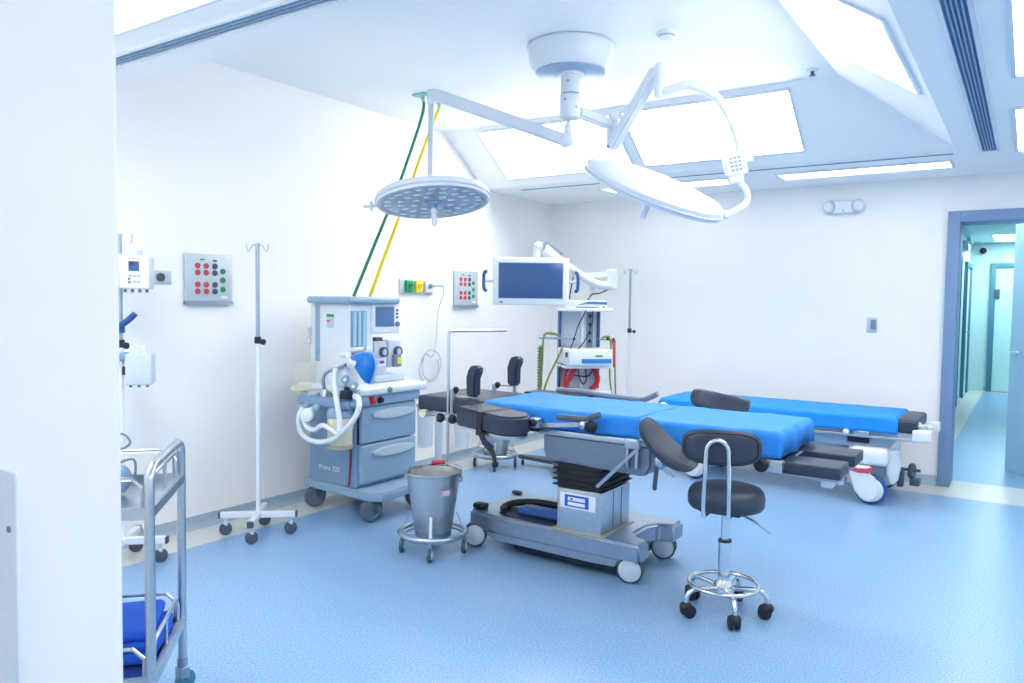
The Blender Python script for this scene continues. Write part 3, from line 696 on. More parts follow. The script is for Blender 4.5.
# vaporizers
def vaporizer(y0_, y1_, z0, z1, accent, label):
    v = part('vaporizer', MB().box((-3.72, y0_, z0), (ux1 - .01, y1_, z1), .01), PALEGREY, t)
    yc = (y0_ + y1_) / 2
    part('dial', MB().disc((ux1 - .012, yc + .02, z1 - .075), (1, 0, 0), [(.034, 0), (.034, .022), (.031, .028), (.024, .028), (.022, .022), (.0001, .022)]), DARKGREY, v)
    part('dial_face', MB().disc((ux1 + .009, yc + .02, z1 - .075), (1, 0, 0), [(.021, 0), (.021, .004), (.0001, .005)]), PALEGREY if accent is PURPLE else accent, v)
    return v, yc
v1, yc = vaporizer(3.672, 3.80, .885, 1.115, PURPLE, 'a')
part('lock_tab', MB().box((-3.66, 3.70, 1.112), (-3.60, 3.77, 1.138), .006), DARKGREY, v1)
part('vapour_label', MB().box((ux1 - .011, 3.70, .945), (ux1 - .008, 3.785, 1.0)), WHITE, v1)
pk = MB().box((ux1 - .0085, 3.707, .952), (ux1 - .007, 3.712, .992)).box((ux1 - .0085, 3.725, .962), (ux1 - .007, 3.772, .982))
part('purple_mark', pk, PURPLE, v1)
v2, yc = vaporizer(3.812, 3.94, .93, 1.115, PURPLE, 'b')
part('filler_bottle', MB().box((ux1 - .012, 3.845, .935), (ux1 + .02, 3.915, 1.02), .008), MIDGREY, v2)
part('yellow_label', MB().box((ux1 + .019, 3.872, .955), (ux1 + .0215, 3.91, 1.0)), YELLOW, v2)
part('vaporizer_rail', MB().box((-3.74, 3.66, .842), (-3.56, 3.95, .885), .008), PALEGREY, t)
# breathing block
blk = part('breathing_block', MB().prism([(-3.84, 3.42), (-3.85, 3.27), (-3.80, 3.205), (-3.42, 3.205), (-3.36, 3.25), (-3.36, 3.42)], 'z', .725, .785, .016), GREYBLUE, t)
part('port', MB().cyl((-3.715, 3.23, .735), (-3.725, 3.195, .705), .024).cyl((-3.62, 3.23, .735), (-3.63, 3.195, .705), .024), GREYBLUE2, blk)
part('absorber_valve', MB().disc((-3.71, 3.27, .785), (0, -.15, 1), [(.045, 0), (.047, .012), (.04, .03), (.0001, .032)]).disc((-3.60, 3.26, .785), (0, 0, 1), [(.03, 0), (.03, .03), (.02, .045), (.0001, .05)]), STEEL, blk)
part('bellows_dome', MB().lathe([(.085, .812), (.07, .825), (.07, .96), (.06, .975), (.0001, .98)], 32, Matrix.Translation((-3.90, 3.36, 0))), mat('clear_dome', (236, 234, 218), .15, alpha=.22), t)
part('dome_flange', MB().lathe([(.03, .782), (.092, .80), (.092, .815), (.08, .822)], 32, Matrix.Translation((-3.90, 3.36, 0))), CREAM, t)
part('gooseneck', MB().tube([(-3.60, 3.26, .80), (-3.605, 3.25, .86), (-3.60, 3.25, .91), (-3.56, 3.25, .945), (-3.47, 3.25, .972), (-3.41, 3.25, .992)], .011, 10, 5), STEELD, t)
part('filter', MB().box((-3.43, 3.22, .785), (-3.36, 3.29, .84), .006).cyl((-3.395, 3.25, .84), (-3.395, 3.25, .86), .02), INK, t)
for (y_, z_, x_) in ((3.262, .905, -3.405), (3.272, .868, -3.345)):
    g = part('pressure_gauge', MB().disc((x_, y_ - .02, z_), (.6, -.8, 0), [(.023, -.03), (.025, 0), (.024, .014), (.02, .016)]), GREYBLUE, t)
    part('dial_face', MB().disc(V((x_, y_ - .02, z_)) + V((.6, -.8, 0)) * .0155, (.6, -.8, 0), [(.019, 0), (.0001, .001)]), WHITE, g)
part('gauge_post', MB().cyl((-3.42, 3.26, .78), (-3.42, 3.26, .885), .009).cyl((-3.36, 3.27, .78), (-3.36, 3.27, .85), .009), STEELD, t)
part('manifold_white', MB().box((-3.545, 3.27, .845), (-3.43, 3.40, .985), .02), WHITE, t)
# canister with soda lime
cn = part('absorber_canister', MB().lathe([(.071, .49), (.076, .50), (.076, .655), (.068, .665)], 32, Matrix.Translation((-3.495, 3.285, 0))), CREAM, t)
part('canister_base', MB().lathe([(.076, .47), (.08, .475), (.08, .493), (.076, .497)], 32, Matrix.Translation((-3.495, 3.285, 0))), TAN, cn)
part('canister_lid', MB().lathe([(.076, .662), (.08, .668), (.078, .70), (.06, .73)], 32, Matrix.Translation((-3.495, 3.285, 0))), GREYBLUE2, cn)
ha = [(-3.725, 3.195, .715), (-3.75, 3.185, .66), (-3.752, 3.185, .60), (-3.72, 3.185, .545), (-3.651, 3.185, .516), (-3.561, 3.185, .514), (-3.447, 3.185, .544), (-3.353, 3.185, .609), (-3.28, 3.195, .683), (-3.25, 3.205, .755), (-3.27, 3.22, .80), (-3.33, 3.25, .81)]
part('breathing_hose', MB().tube(ha, .0155, 12, 10, rib=.16), CLEARH, t)
hb_ = [(-3.63, 3.195, .715), (-3.67, 3.17, .69), (-3.70, 3.175, .647), (-3.66, 3.175, .595), (-3.597, 3.175, .588), (-3.535, 3.175, .621), (-3.47, 3.175, .61), (-3.40, 3.185, .575)]
part('breathing_hose', MB().tube(hb_, .0145, 12, 10, rib=.16), CLEARH, t)
part('water_trap', MB().disc((-3.655, 3.165, .675), (.3, -1, 0), [(.03, -.02), (.042, -.012), (.042, .012), (.03, .02)]), CLEARH, t)
hc = [(-3.475, 3.23, .965), (-3.457, 3.20, .914), (-3.431, 3.185, .843), (-3.405, 3.18, .755), (-3.387, 3.18, .666), (-3.39, 3.18, .60)]
part('breathing_hose', MB().tube(hc, .0155, 12, 10, rib=.16), CLEARH, t)
part('red_drain_tube', MB().tube([(-3.49, 3.385, .55), (-3.535, 3.398, .522), (-3.522, 3.402, .435), (-3.528, 3.402, .306), (-3.54, 3.402, .20)], .0065, 8, 5), mat('dark_red_tube', (150, 40, 66), .4), t)
part('side_latch', MB().box((-3.53, by0 - .012, .57), (-3.50, by0 + .002, .64), .006).disc((-3.515, by0 - .012, .62), (0, -1, 0), [(.012, 0), (.012, .006)]), PALEGREY, t)
part('model_lettering', MB().text('Prima 320', .047, Matrix.Translation((-3.82, by0 - .0015, .278)) @ Matrix.Rotation(PI / 2, 4, 'X')), WHITE, t)
# blue mask hanging in front
t = thing('breathing_mask', 'bright blue anaesthesia mask hanging at the front of the anaesthesia machine', 'mask', (-3.34, 3.30, .88))
mb = MB(); prof = []
poly = [(-3.425, 1.045), (-3.37, 1.062), (-3.30, 1.068), (-3.262, 1.05), (-3.245, .99), (-3.265, .93), (-3.288, .882), (-3.32, .905), (-3.365, .955), (-3.405, 1.0)]
mp = MB()
cx = sum(p[0] for p in poly) / len(poly); cz = sum(p[1] for p in poly) / len(poly); n = len(poly)
lay = [(1, 3.335), (1.0, 3.315), (.9, 3.292), (.6, 3.275), (.25, 3.268)]
vs = []; fs = []
for (sc, y) in lay: vs += [(cx + (x - cx) * sc, y, cz + (z - cz) * sc) for x, z in poly]
for i in range(len(lay) - 1):
    for k in range(n): fs.append((i * n + k, i * n + (k + 1) % n, (i + 1) * n + (k + 1) % n, (i + 1) * n + k))
fs.append(tuple(range(n))); fs.append(tuple(range((len(lay) - 1) * n, len(lay) * n)))
part('dome', MB().add(vs, fs), BLUEMASK, t)
part('cushion', MB().tube([(x, 3.338, z) for x, z in poly], .007, 8, 4, closed=True), mat('light_blue_cushion', (120, 190, 240), .3), t)
part('connector', MB().cyl((-3.35, 3.27, 1.0), (-3.372, 3.235, 1.01), .02).cyl((-3.385, 3.24, 1.055), (-3.44, 3.25, 1.05), .016), WHITE, t)
part('hanging_hook', MB().tube([(-3.32, 3.33, 1.06), (-3.34, 3.35, 1.10), (-3.40, 3.40, 1.09), (-3.47, 3.42, 1.02), (-3.50, 3.41, .975)], .005, 8, 5), STEEL, t)

# suction canister stand
t = thing('suction_stand', 'white pole stand with two clear suction jars behind the front kick bucket', 'suction stand', (-3.48, 4.22, 0))
sx, sy = -3.48, 4.22
part('pole', MB().cyl((sx, sy, .04), (sx, sy, .70), .026), ENAMEL, t)
part('base', MB().lathe([(.11, 0), (.115, .01), (.11, .03), (.04, .045), (.028, .06)], 32, Matrix.Translation((sx, sy, 0))), ENAMEL, t)
part('cross_bar', MB().bar((sx - .10, sy - .03, .655), (sx + .19, sy + .07, .655), .02, .03, .004), STEELD, t)
for (dx, dy) in ((-.055, -.085), (.165, .06)):
    j = part('jar', MB().lathe([(.045, .345), (.052, .35), (.06, .64), (.056, .645), (.05, .36), (.0001, .358)], 28, Matrix.Translation((sx + dx, sy + dy, 0))), CLEAR, t)
    part('lid', MB().lathe([(.064, .635), (.064, .655), (.03, .67), (.0001, .67)], 28, Matrix.Translation((sx + dx, sy + dy, 0))), PALEGREY, j)

# ------------------------------------------------------------------ kick buckets
BUCKET = mat('bucket_steel', (206, 206, 206), .34, 1., .05, 50)
def kick_bucket():
    t = thing('kick_bucket', 'x', 'bucket', (0, 0, 0), group='wheeled kick buckets', local=True)
    part('bucket', MB().lathe([(.0001, .128), (.098, .128), (.104, .135), (.148, .44), (.156, .445), (.158, .452), (.152, .456), (.146, .452), (.100, .14), (.0001, .138)], 44), BUCKET, t)
    part('foot_ring', MB().lathe([(.094, .10), (.099, .10), (.101, .15), (.096, .15)], 36), STEELD, t)
    part('bumper_ring', MB().ring((0, 0, .118), .183, .0125, n=48), STEEL, t)
    part('inner_ring', MB().ring((0, 0, .098), .165, .006, n=40), STEELD, t)
    for k in range(4):
        a = -PI / 2 + .0 + k * PI / 2 + .15; d = V((math.cos(a), math.sin(a), 0))
        part('upright', MB().bar(d * .176 + V((0, 0, .10)), d * .128 + V((0, 0, .23)), .016, .005, .001).bar(d * .09 + V((0, 0, .10)), d * .18 + V((0, 0, .105)), .02, .006, .001), STEEL, t)
        p = d * .17
        cs = part('castor', MB().cyl(p + V((0, 0, .11)), p + V((0, 0, .07)), .009).box(p + V((-.014, -.014, .04)), p + V((.014, .014, .078)), .004), STEELD, t)
        part('wheel', MB().disc(p + V((-.011, .0, .040)), (1, 0, 0), [(.028, 0), (.039, .002), (.040, .011), (.039, .02), (.028, .022)]), DARKTEAL, cs)
        part('hub', MB().disc(p + V((-.015, .0, .040)), (1, 0, 0), [(.02, 0), (.024, .004), (.024, .026), (.02, .03)]), PALEGREY, cs)
    for s in (-1, 1): part('handle_ear', MB().box((s * .15 - .012, -.012, .40), (s * .15 + .012, .012, .43), .004), STEEL, t)
    return t
DARKTEAL = mat('dark_teal_rubber', (58, 92, 110), .5)
kb1 = kick_bucket()
kb2 = copy_tree(kb1)
kb1.location = (-2.675, 3.205, 0); kb1.rotation_euler.z = .45; kb1['label'] = 'stainless kick bucket in front with a red grip and paper labels'
kb2.location = (-3.67, 5.2, 0); kb2.rotation_euler.z = .45; kb2['label'] = 'stainless kick bucket farther back under the armboard of the table'
ORG[kb1.name] = V((0, 0, 0))
ga = .45
def KB(a, r, z): a -= ga; return (r * math.cos(a), r * math.sin(a), z)
part('handle', MB().tube([KB(2.9, .152, .42), KB(2.6, .15, .452), KB(2.1, .15, .468), KB(1.6, .152, .47), KB(1.2, .154, .468), KB(.8, .156, .455), KB(.3, .156, .425)], .0045, 8, 5), STEEL, kb1)
part('grip', MB().tube([KB(2.35, .15, .466), KB(2.1, .15, .47), KB(1.85, .15, .472)], .012, 10, 4), RED, kb1, 'red handle grip')
part('paper_label', MB().add([KB(-.62, .145, .345), KB(-.25, .145, .345), KB(-.25, .149, .375), KB(-.62, .149, .375)], [(0, 1, 2, 3)]), mat('pink_label', (226, 196, 210), .6), kb1)

# ------------------------------------------------------------------ saddle stool
SX, SY = -1.089, 3.337
t = thing('swivel_stool', 'black round-seat swivel stool with backrest and chrome five-star base', 'stool', (SX, SY, 0))
vd = V((-.308, .951, 0)); vr = V((.951, .308, 0)); C0 = V((SX, SY, 0))
part('seat', MB().lathe([(.0001, .480), (.14, .480), (.158, .485), (.167, .50), (.168, .535), (.162, .557), (.15, .572), (.12, .580), (.0001, .583)], 48, Matrix.Translation(C0)), VINYL, t)
part('seat_plate', MB().box(C0 + V((-.09, -.09, .466)), C0 + V((.09, .09, .481)), .004), BLACK, t)
part('gas_lift', MB().cyl(C0 + V((0, 0, .468)), C0 + V((0, 0, .33)), .0175, n=24), CHROME, t)
part('lift_sleeve', MB().cyl(C0 + V((0, 0, .325)), C0 + V((0, 0, .14)), .0265, n=28).cyl(C0 + V((0, 0, .335)), C0 + V((0, 0, .322)), .029), CHROME, t)
part('sleeve_collar', MB().cyl(C0 + V((0, 0, .336)), C0 + V((0, 0, .326)), .0295), BLACK, t)
part('hub', MB().lathe([(.03, .085), (.045, .095), (.045, .13), (.03, .155)], 28, Matrix.Translation(C0)), CHROME, t)
part('lever', MB().tube([C0 + vr * .03 + V((0, 0, .468)), C0 + vr * .12 - vd * .04 + V((0, 0, .44)), C0 + vr * .19 - vd * .06 + V((0, 0, .40))], .0055, 8, 4), STEELD, t)
part('foot_ring', MB().ring(C0 + V((0, 0, .135)), .152, .0095, n=48), CHROME, t)
for k in range(5):
    a = math.atan2(-vd.y, -vd.x) + .27 + k * 2 * PI / 5; d = V((math.cos(a), math.sin(a), 0))
    part('leg', MB().tube([C0 + d * .03 + V((0, 0, .115)), C0 + d * .10 + V((0, 0, .122)), C0 + d * .155 + V((0, 0, .120)), C0 + d * .182 + V((0, 0, .10)), C0 + d * .19 + V((0, 0, .062))], .0115, 10, 5), CHROME, t)
    p = C0 + d * .19; sdv = V((-d.y, d.x, 0))
    cs = part('castor', MB().sph(p + V((0, 0, .048)), .028, .028, .024, 14), BLACK, t)
    for s in (-1, 1): part('wheel', MB().disc(p - d * .012 + sdv * (s * .006) + V((0, 0, .030)), sdv * s, [(.022, 0), (.029, .002), (.030, .007), (.029, .016), (.018, .02), (.0001, .02)]), BLACK, cs)
# backrest: U tube on the near side with a curved pad behind it
q0 = C0 - vd * .178 - vr * .04
pts = [q0 - vr * .050 + V((0, 0, .474)), q0 - vr * .052 + V((0, 0, .52)), q0 - vr * .049 + V((0, 0, .68)), q0 - vr * .046 + V((0, 0, .755))]
arc = [q0 + vr * (-.046 * math.cos(b)) + V((0, 0, .758 + .052 * math.sin(b))) for b in [PI * k / 10 for k in range(11)]]
pts2 = [q0 + vr * .046 + V((0, 0, .755)), q0 + vr * .049 + V((0, 0, .68)), q0 + vr * .052 + V((0, 0, .52)), q0 + vr * .050 + V((0, 0, .474))]
part('back_tube', MB().tube(pts + arc[1:-1] + pts2, .0095, 12, 2).tube([q0 - vr * .050 + V((0, 0, .474)), C0 - vr * .05 + V((0, 0, .472))], .008).tube([q0 + vr * .050 + V((0, 0, .474)), C0 + vr * .05 + V((0, 0, .472))], .008), CHROME, t)
def curved_pad(c, ux, uz, un, w, h, th, curve, nx=18, nz=10, pw=3.2):
    # superellipse pad, front and back sheets joined, bent along ux
    vs = []; fs = []; c, ux, uz, un = V(c), V(ux), V(uz), V(un)
    N = 40; R = 7
    for side in (1, -1):
        vs.append(c + un * (side * th / 2 + 0))
        for j in range(1, R + 1):
            q = j / R
            for k in range(N):
                a = 2 * PI * k / N; ca, sa = math.cos(a), math.sin(a)
                x = math.copysign(abs(ca) ** (2 / pw), ca) * w / 2 * q; z = math.copysign(abs(sa) ** (2 / pw), sa) * h / 2 * q
                off = th / 2 * math.sqrt(max(0, 1 - q ** 5)) * side
                vs.append(c + ux * x + uz * z + un * (off + curve * (x / (w / 2)) ** 2))
    B = 1 + N * R
    for s in range(2):
        o = s * B
        for k in range(N): fs.append((o, o + 1 + k, o + 1 + (k + 1) % N))
        for j in range(R - 1):
            for k in range(N):
                a = o + 1 + j * N; b = o + 1 + (j + 1) * N; fs.append((a + k, a + (k + 1) % N, b + (k + 1) % N, b + k))
    return MB().add(vs, fs)
bp = curved_pad(q0 + vd * .038 + V((0, 0, .772)) + vr * .014, vr, V((0, 0, 1)), vd, .335, .155, .045, .03)
part('backrest', bp, VINYL, t)
bmat = part('backrest_piping', MB().tube([q0 + vd * .020 + V((0, 0, .772)) + vr * .014 + vr * (math.copysign(abs(math.cos(a)) ** (2 / 3.2), math.cos(a)) * .155) + V((0, 0, math.copysign(abs(math.sin(a)) ** (2 / 3.2), math.sin(a)) * .066)) + vd * .03 * (abs(math.cos(a)) ** (4 / 3.2)) for a in [2 * PI * k / 40 for k in range(40)]], .003, 6, closed=True), VINYLD, t)

# ------------------------------------------------------------------ operating table
t = thing('operating_table', 'steel operating table with black pads and blue covers in the middle of the room', 'operating table', (-1.9, 3.67, 0))
ot = t
base = [(-2.60, 3.43), (-2.36, 3.385), (-1.67, 3.385), (-1.525, 3.395), (-1.525, 3.51), (-1.61, 3.54), (-1.64, 3.60), (-1.64, 3.76), (-1.61, 3.81), (-1.525, 3.84), (-1.525, 3.965), (-1.67, 3.975), (-2.36, 3.975), (-2.60, 3.93)]
part('base', MB().prism(base, 'z', .105, .205, .016, 3), STEELD, t)
part('base_skirt', MB().prism([(-2.46, .11), (-2.42, .075), (-1.78, .07), (-1.66, .075), (-1.64, .11)], 'y', 3.39, 3.97, .004), STEELD, t)
part('under_tray', MB().box((-2.30, 3.45, .025), (-1.68, 3.91, .08), .004), BLACK, t)
for x, y in ((-1.595, 3.45), (-1.605, 3.89), (-2.565, 3.45), (-2.565, 3.89)):
    sd_ = V((.25, -1, 0)).normalized() if x > -2 else V((.55, -1, 0)).normalized()
    c = V((x, y, .068)) 
    cs = part('castor', MB().cyl((x, y, .11), (x, y, .07), .022).box((x - .035, y - .01, .05), (x + .045, y + .03, .115), .01), WHITE, t)
    for s in (-1, 1):
        w = part('wheel', MB().disc(c + sd_ * (s * .008 + .012), sd_ * s, [(.054, 0), (.066, .002), (.067, .02), (.062, .024)]), DARKGREY, cs)
        part('wheel_cap', MB().disc(c + sd_ * (s * .008 + .012) + sd_ * s * .02, sd_ * s, [(.057, 0), (.057, .005), (.05, .009), (.0001, .011)]), PALEGREY, w)
part('brake_pedal', MB().box((-2.60, 3.46, .205), (-2.52, 3.52, .235), .012), BLACK, t)
part('brake_pedal', MB().box((-2.60, 3.86, .205), (-2.54, 3.90, .225), .008), BLACK, t)
# recess with cables left of the column
part('cable_tray', MB().prism([(-2.42, 3.47), (-2.36, 3.43), (-2.01, 3.42), (-2.01, 3.72), (-2.30, 3.70), (-2.42, 3.60)], 'z', .200, .209, .003), INK, t)
part('cable_loop', MB().tube([(-2.02, 3.68, .225), (-2.15, 3.69, .235), (-2.30, 3.67, .24), (-2.40, 3.60, .235), (-2.42, 3.52, .225), (-2.38, 3.47, .22)], .02, 10, 6), BLACK, t)
part('foot_switch', MB().box((-2.32, 3.50, .209), (-2.02, 3.60, .245), .01).box((-2.28, 3.515, .243), (-2.05, 3.585, .252), .004), NAVY, t)
part('column', MB().box((-2.005, 3.405, .20), (-1.745, 3.735, .428), .006), STEEL, t)
part('column_skirt', MB().box((-2.03, 3.395, .20), (-1.725, 3.76, .212), .004), TAN, t)
part('column_seam', MB().box((-1.746, 3.535, .225), (-1.743, 3.54, .42)).box((-1.746, 3.63, .225), (-1.743, 3.635, .42)), STEELBOX, t)
pl = part('maker_plate', MB().box((-1.985, 3.400, .325), (-1.775, 3.406, .405), .004), WHITE, t)
part('blue_panel', MB().box((-1.955, 3.3975, .335), (-1.815, 3.401, .397), .003), mat('panel_blue', (26, 92, 200), .4), pl)
part('white_keys', MB().box((-1.935, 3.3955, .368), (-1.835, 3.398, .386), .001).box((-1.935, 3.3955, .343), (-1.835, 3.398, .360), .001), WHITE, pl)
part('red_mark', MB().box((-1.92, 3.3945, .372), (-1.905, 3.396, .382), .001), RED, pl)
be = MB()
for k in range(5):
    z = .432 + k * .028; g = .03
    be.prism([(-2.025, 3.385), (-1.738, 3.385), (-1.738, 3.75), (-2.025, 3.75)], 'z', z + .008, z + .016, .003)
    be.box((-2.0, 3.40, z), (-1.755, 3.745, z + .029))
part('bellows', be, BLACK, t)
part('housing', MB().prism([(-2.075, .705), (-2.075, .60), (-2.045, .572), (-2.02, .568), (-1.53, .552), (-1.49, .56), (-1.465, .60), (-1.465, .705)], 'y', 3.37, 3.90, .012), STEELBOX, t)
part('top_frame', MB().box((-2.6, 3.40, .70), (-.90, 3.94, .735), .006), BLACK, t)
part('mattress', MB().box((-2.50, 3.415, .73), (-.90, 3.95, .80), .02), VINYL, t)
for y in (3.375, 3.975): part('side_rail', MB().box((-2.1, y - .006, .70), (-.98, y + .006, .728), .003).cyl((-1.98, y, .714), (-1.98, 3.675, .714), .008).cyl((-1.1, y, .714), (-1.1, 3.675, .714), .008), STEEL, t)
part('head_pad', MB().box((-2.995, 3.43, .738), (-2.50, 3.93, .828), .018, 4), VINYL, t)
part('pad_bracket', MB().box((-2.93, 3.47, .735), (-2.45, 3.89, .757), .004).tube([(-2.95, 3.46, .735), (-2.90, 3.41, .728), (-2.50, 3.40, .728)], .011), STEEL, t)
part('bracket_roller', MB().cyl((-2.93, 3.40, .725), (-2.93, 3.46, .725), .024), CREAM, t)
part('back_pad', MB().box((-2.515, 3.41, .74), (-2.30, 3.96, .818), .02, 4), VINYL, t)
def armboard(y0_, y1_, xa, xb, far=False):
    r = (y1_ - y0_) / 2; yc = (y0_ + y1_) / 2
    poly = [(xa, y0_), (xb - r * .9, y0_)] + [(xb - r * .9 + r * .9 * math.cos(a), yc + r * math.sin(a)) for a in [-PI / 2 + PI * k / 10 for k in range(1, 10)]] + [(xb - r * .9, y1_), (xa, y1_)]
    b = part('armboard', MB().prism(poly, 'z', .722, .826, .014, 3), VINYL, t)
    part('armboard_plate', MB().prism([(x * .98 + .02 * (xa + xb) / 2, yc + (y - yc) * .92) for x, y in poly], 'z', .708, .724, .003), STEEL, b)
    return b
ab0 = set(bpy.data.objects)
ab = armboard(3.185, 3.405, -2.50, -2.10)
st = part('strap', MB().box((-2.375, 3.178, .703), (-2.335, 3.412, .7075), .001).box((-2.375, 3.178, .708), (-2.335, 3.182, .828), .001).box((-2.375, 3.178, .8255), (-2.335, 3.412, .8285), .001), BLACK, ab)
part('strap_tail', MB().bar((-2.355, 3.18, .735), (-2.29, 3.17, .672), .008, .04, .002).bar((-2.29, 3.17, .675), (-2.23, 3.165, .655), .008, .042, .002).tube([(-2.235, 3.165, .655), (-2.225, 3.165, .635), (-2.215, 3.165, .61), (-2.21, 3.165, .59)], .011, 8, 4).sph((-2.208, 3.165, .585), .018), BLACK, ab)
piv = V((-2.48, 3.30, 0)) - ORG['operating_table']
for o in set(bpy.data.objects) - ab0:
    if o.name.startswith('strap'): o.data.transform(Matrix.Translation((.045, 0, 0)))
    o.data.transform(Matrix.Translation(piv + V((0, 0, .78))) @ Matrix.Rotation(-.16, 4, 'Z') @ Matrix.Rotation(.06, 4, 'Y') @ Matrix.Translation((0, 0, -.78)) @ Matrix.Translation(-piv))
armboard(3.985, 4.18, -2.62, -2.15)
part('armboard_post', MB().cyl((-2.46, 3.40, .70), (-2.46, 3.40, .56), .012).lathe([(.035, .595), (.03, .61), (.012, .62)], 20, Matrix.Translation((-2.44, 3.36, 0))), STEEL, t)
# shoulder supports
for (yc, dz, x_) in ((3.5, 0., -2.635), (3.88, .035, -2.61)):
    s1 = part('shoulder_support', MB().prism([(x_ - .028, .838 + dz), (x_ + .038, .84 + dz), (x_ + .04, .945 + dz), (x_ + .064, 1.0 + dz), (x_ + .055, 1.018 + dz), (x_ + .005, 1.022 + dz), (x_ - .012, 1.008 + dz), (x_ - .032, .95 + dz)], 'y', yc - .032, yc + .032, .012, 3), VINYL, t)
    part('support_rod', MB().cyl((x_ + .01, yc, .80), (x_ + .01, yc, .85 + dz), .011).bar((x_ - .10, yc - .03, .836 + dz), (x_ + .02, yc, .838 + dz), .02, .008).cyl((x_ - .10, yc - .06, .70), (x_ - .10, yc - .06, .88), .014), STEEL, s1)
    part('support_knob', MB().disc((x_ - .085, yc - .05, .875), (.6, -.3, .6), [(.008, -.022), (.016, -.015), (.018, 0), (.016, .014), (.008, .02)], 12), BLACK, s1)
# screen frame (L rod)
sf = part('screen_frame', MB().tube([(-2.735, 3.40, .43), (-2.735, 3.40, 1.19), (-2.735, 3.403, 1.212), (-2.735, 3.425, 1.216), (-2.735, 3.975, 1.207)], .0085, 10), STEEL, t)
part('frame_clamp', MB().box((-2.755, 3.385, .70), (-2.715, 3.43, .735), .005), STEEL, sf)
for s in (-1, 1): part('clamp_knob', MB().disc((-2.735 + s * .025, 3.39, .715), (s, -.25, 0), [(.014, 0), (.024, .008), (.027, .02), (.024, .034), (.012, .04)], 12), BLACK, sf)
# near arm rest lever and clamp
lv = part('grip_handle', MB().tube([(-1.965, 3.33, .806), (-1.86, 3.33, .806), (-1.80, 3.33, .808), (-1.77, 3.33, .822), (-1.725, 3.33, .838)], .016, 10, 4), DARKGREY, t)
part('clamp_bar', MB().bar((-2.10, 3.34, .748), (-1.83, 3.34, .778), .014, .022, .003).box((-2.13, 3.32, .735), (-2.08, 3.38, .785), .006), STEEL, lv)
part('clamp_knob', MB().disc((-1.775, 3.33, .775), (.9, -.4, 0), [(.014, -.03), (.028, -.02), (.032, 0), (.028, .02), (.012, .028)], 12).disc((-2.10, 3.32, .765), (.2, -1, 0), [(.012, 0), (.02, .006), (.02, .02), (.01, .026)], 12), BLACK, lv)
part('clamp_block', MB().sph((-1.815, 3.33, .778), .03, .024, .026).cyl((-1.83, 3.33, .778), (-1.78, 3.33, .80), .014), STEEL, lv)
part('far_grip', MB().tube([(-2.40, 4.06, .848), (-2.22, 4.07, .846), (-2.08, 4.08, .835), (-1.86, 4.08, .830), (-1.80, 4.08, .845), (-1.745, 4.08, .872)], .017, 10, 5), MIDGREY, t)
part('far_clamp', MB().box((-1.80, 3.97, .70), (-1.72, 4.08, .80), .01).sph((-1.70, 4.06, .80), .03), STEEL, t)
# leg supports
lg = part('leg_support', curved_pad((-1.355, 3.27, .722), V((.79, .02, -.61)).normalized(), V((.30, .80, .42)).normalized(), V((.5, -.52, .63)).normalized(), .32, .135, .05, .05), VINYL, t)
part('support_arm', MB().tube([(-1.53, 3.36, .725), (-1.50, 3.32, .738), (-1.445, 3.29, .738), (-1.405, 3.28, .701), (-1.38, 3.28, .672)], .010, 10, 4), STEEL, lg)
part('ball_clamp', MB().sph((-1.385, 3.28, .66), .03, .028, .036).cyl((-1.385, 3.28, .66), (-1.35, 3.28, .745), .012), STEEL, lg)
part('release_lever', MB().bar((-1.395, 3.27, .64), (-1.402, 3.265, .525), .022, .018, .004), DARKGREY, lg)
part('lever_rod', MB().cyl((-1.37, 3.28, .63), (-1.31, 3.27, .60), .005), STEELD, lg)
part('rail_clamp', MB().box((-1.60, 3.345, .685), (-1.52, 3.385, .735), .006).cyl((-1.585, 3.355, .70), (-1.585, 3.355, .59), .008).cyl((-1.535, 3.355, .70), (-1.535, 3.355, .595), .011), STEEL, lg)
part('crank_rod', MB().bar((-1.525, 3.34, .69), (-1.735, 3.33, .478), .013, .016, .003), STEEL, lg)
lg2 = part('leg_support', curved_pad((-1.385, 4.10, .842), V((.95, .02, -.12)).normalized(), V((.05, .55, .83)).normalized(), V((-.2, .82, -.53)).normalized(), .33, .13, .045, -.045), VINYL, t)
part('support_arm', MB().tube([(-1.40, 3.98, .72), (-1.40, 4.05, .74), (-1.40, 4.10, .83)], .010, 10, 4).box((-1.43, 3.965, .69), (-1.37, 4.0, .74), .005), STEEL, lg2)
# split leg plates at the right end
for (ya, yb) in ((3.42, 3.61), (3.75, 3.965)):
    lp = part('leg_plate', MB().box((-.93, ya, .648), (-.632, yb, .702), .008), VINYL, t)
    part('plate_edge', MB().box((-.935, ya + .01, .638), (-.642, yb - .01, .650), .003), STEELD, lp)
hj = part('hinge_bracket', MB().box((-1.0, 3.375, .655), (-.86, 3.41, .712), .005).box((-.99, 3.40, .66), (-.86, 3.95, .70), .005), STEEL, t)
part('hinge_knob', MB().disc((-.945, 3.372, .688), (0, -1, 0), [(.02, 0), (.03, .006), (.032, .02), (.02, .03)], 14), BLACK, hj)
part('under_strut', MB().box((-.72, 3.47, .60), (-.67, 3.55, .642), .006).bar((-.88, 3.52, .635), (-.64, 3.52, .62), .016, .016), ENAMEL, t)

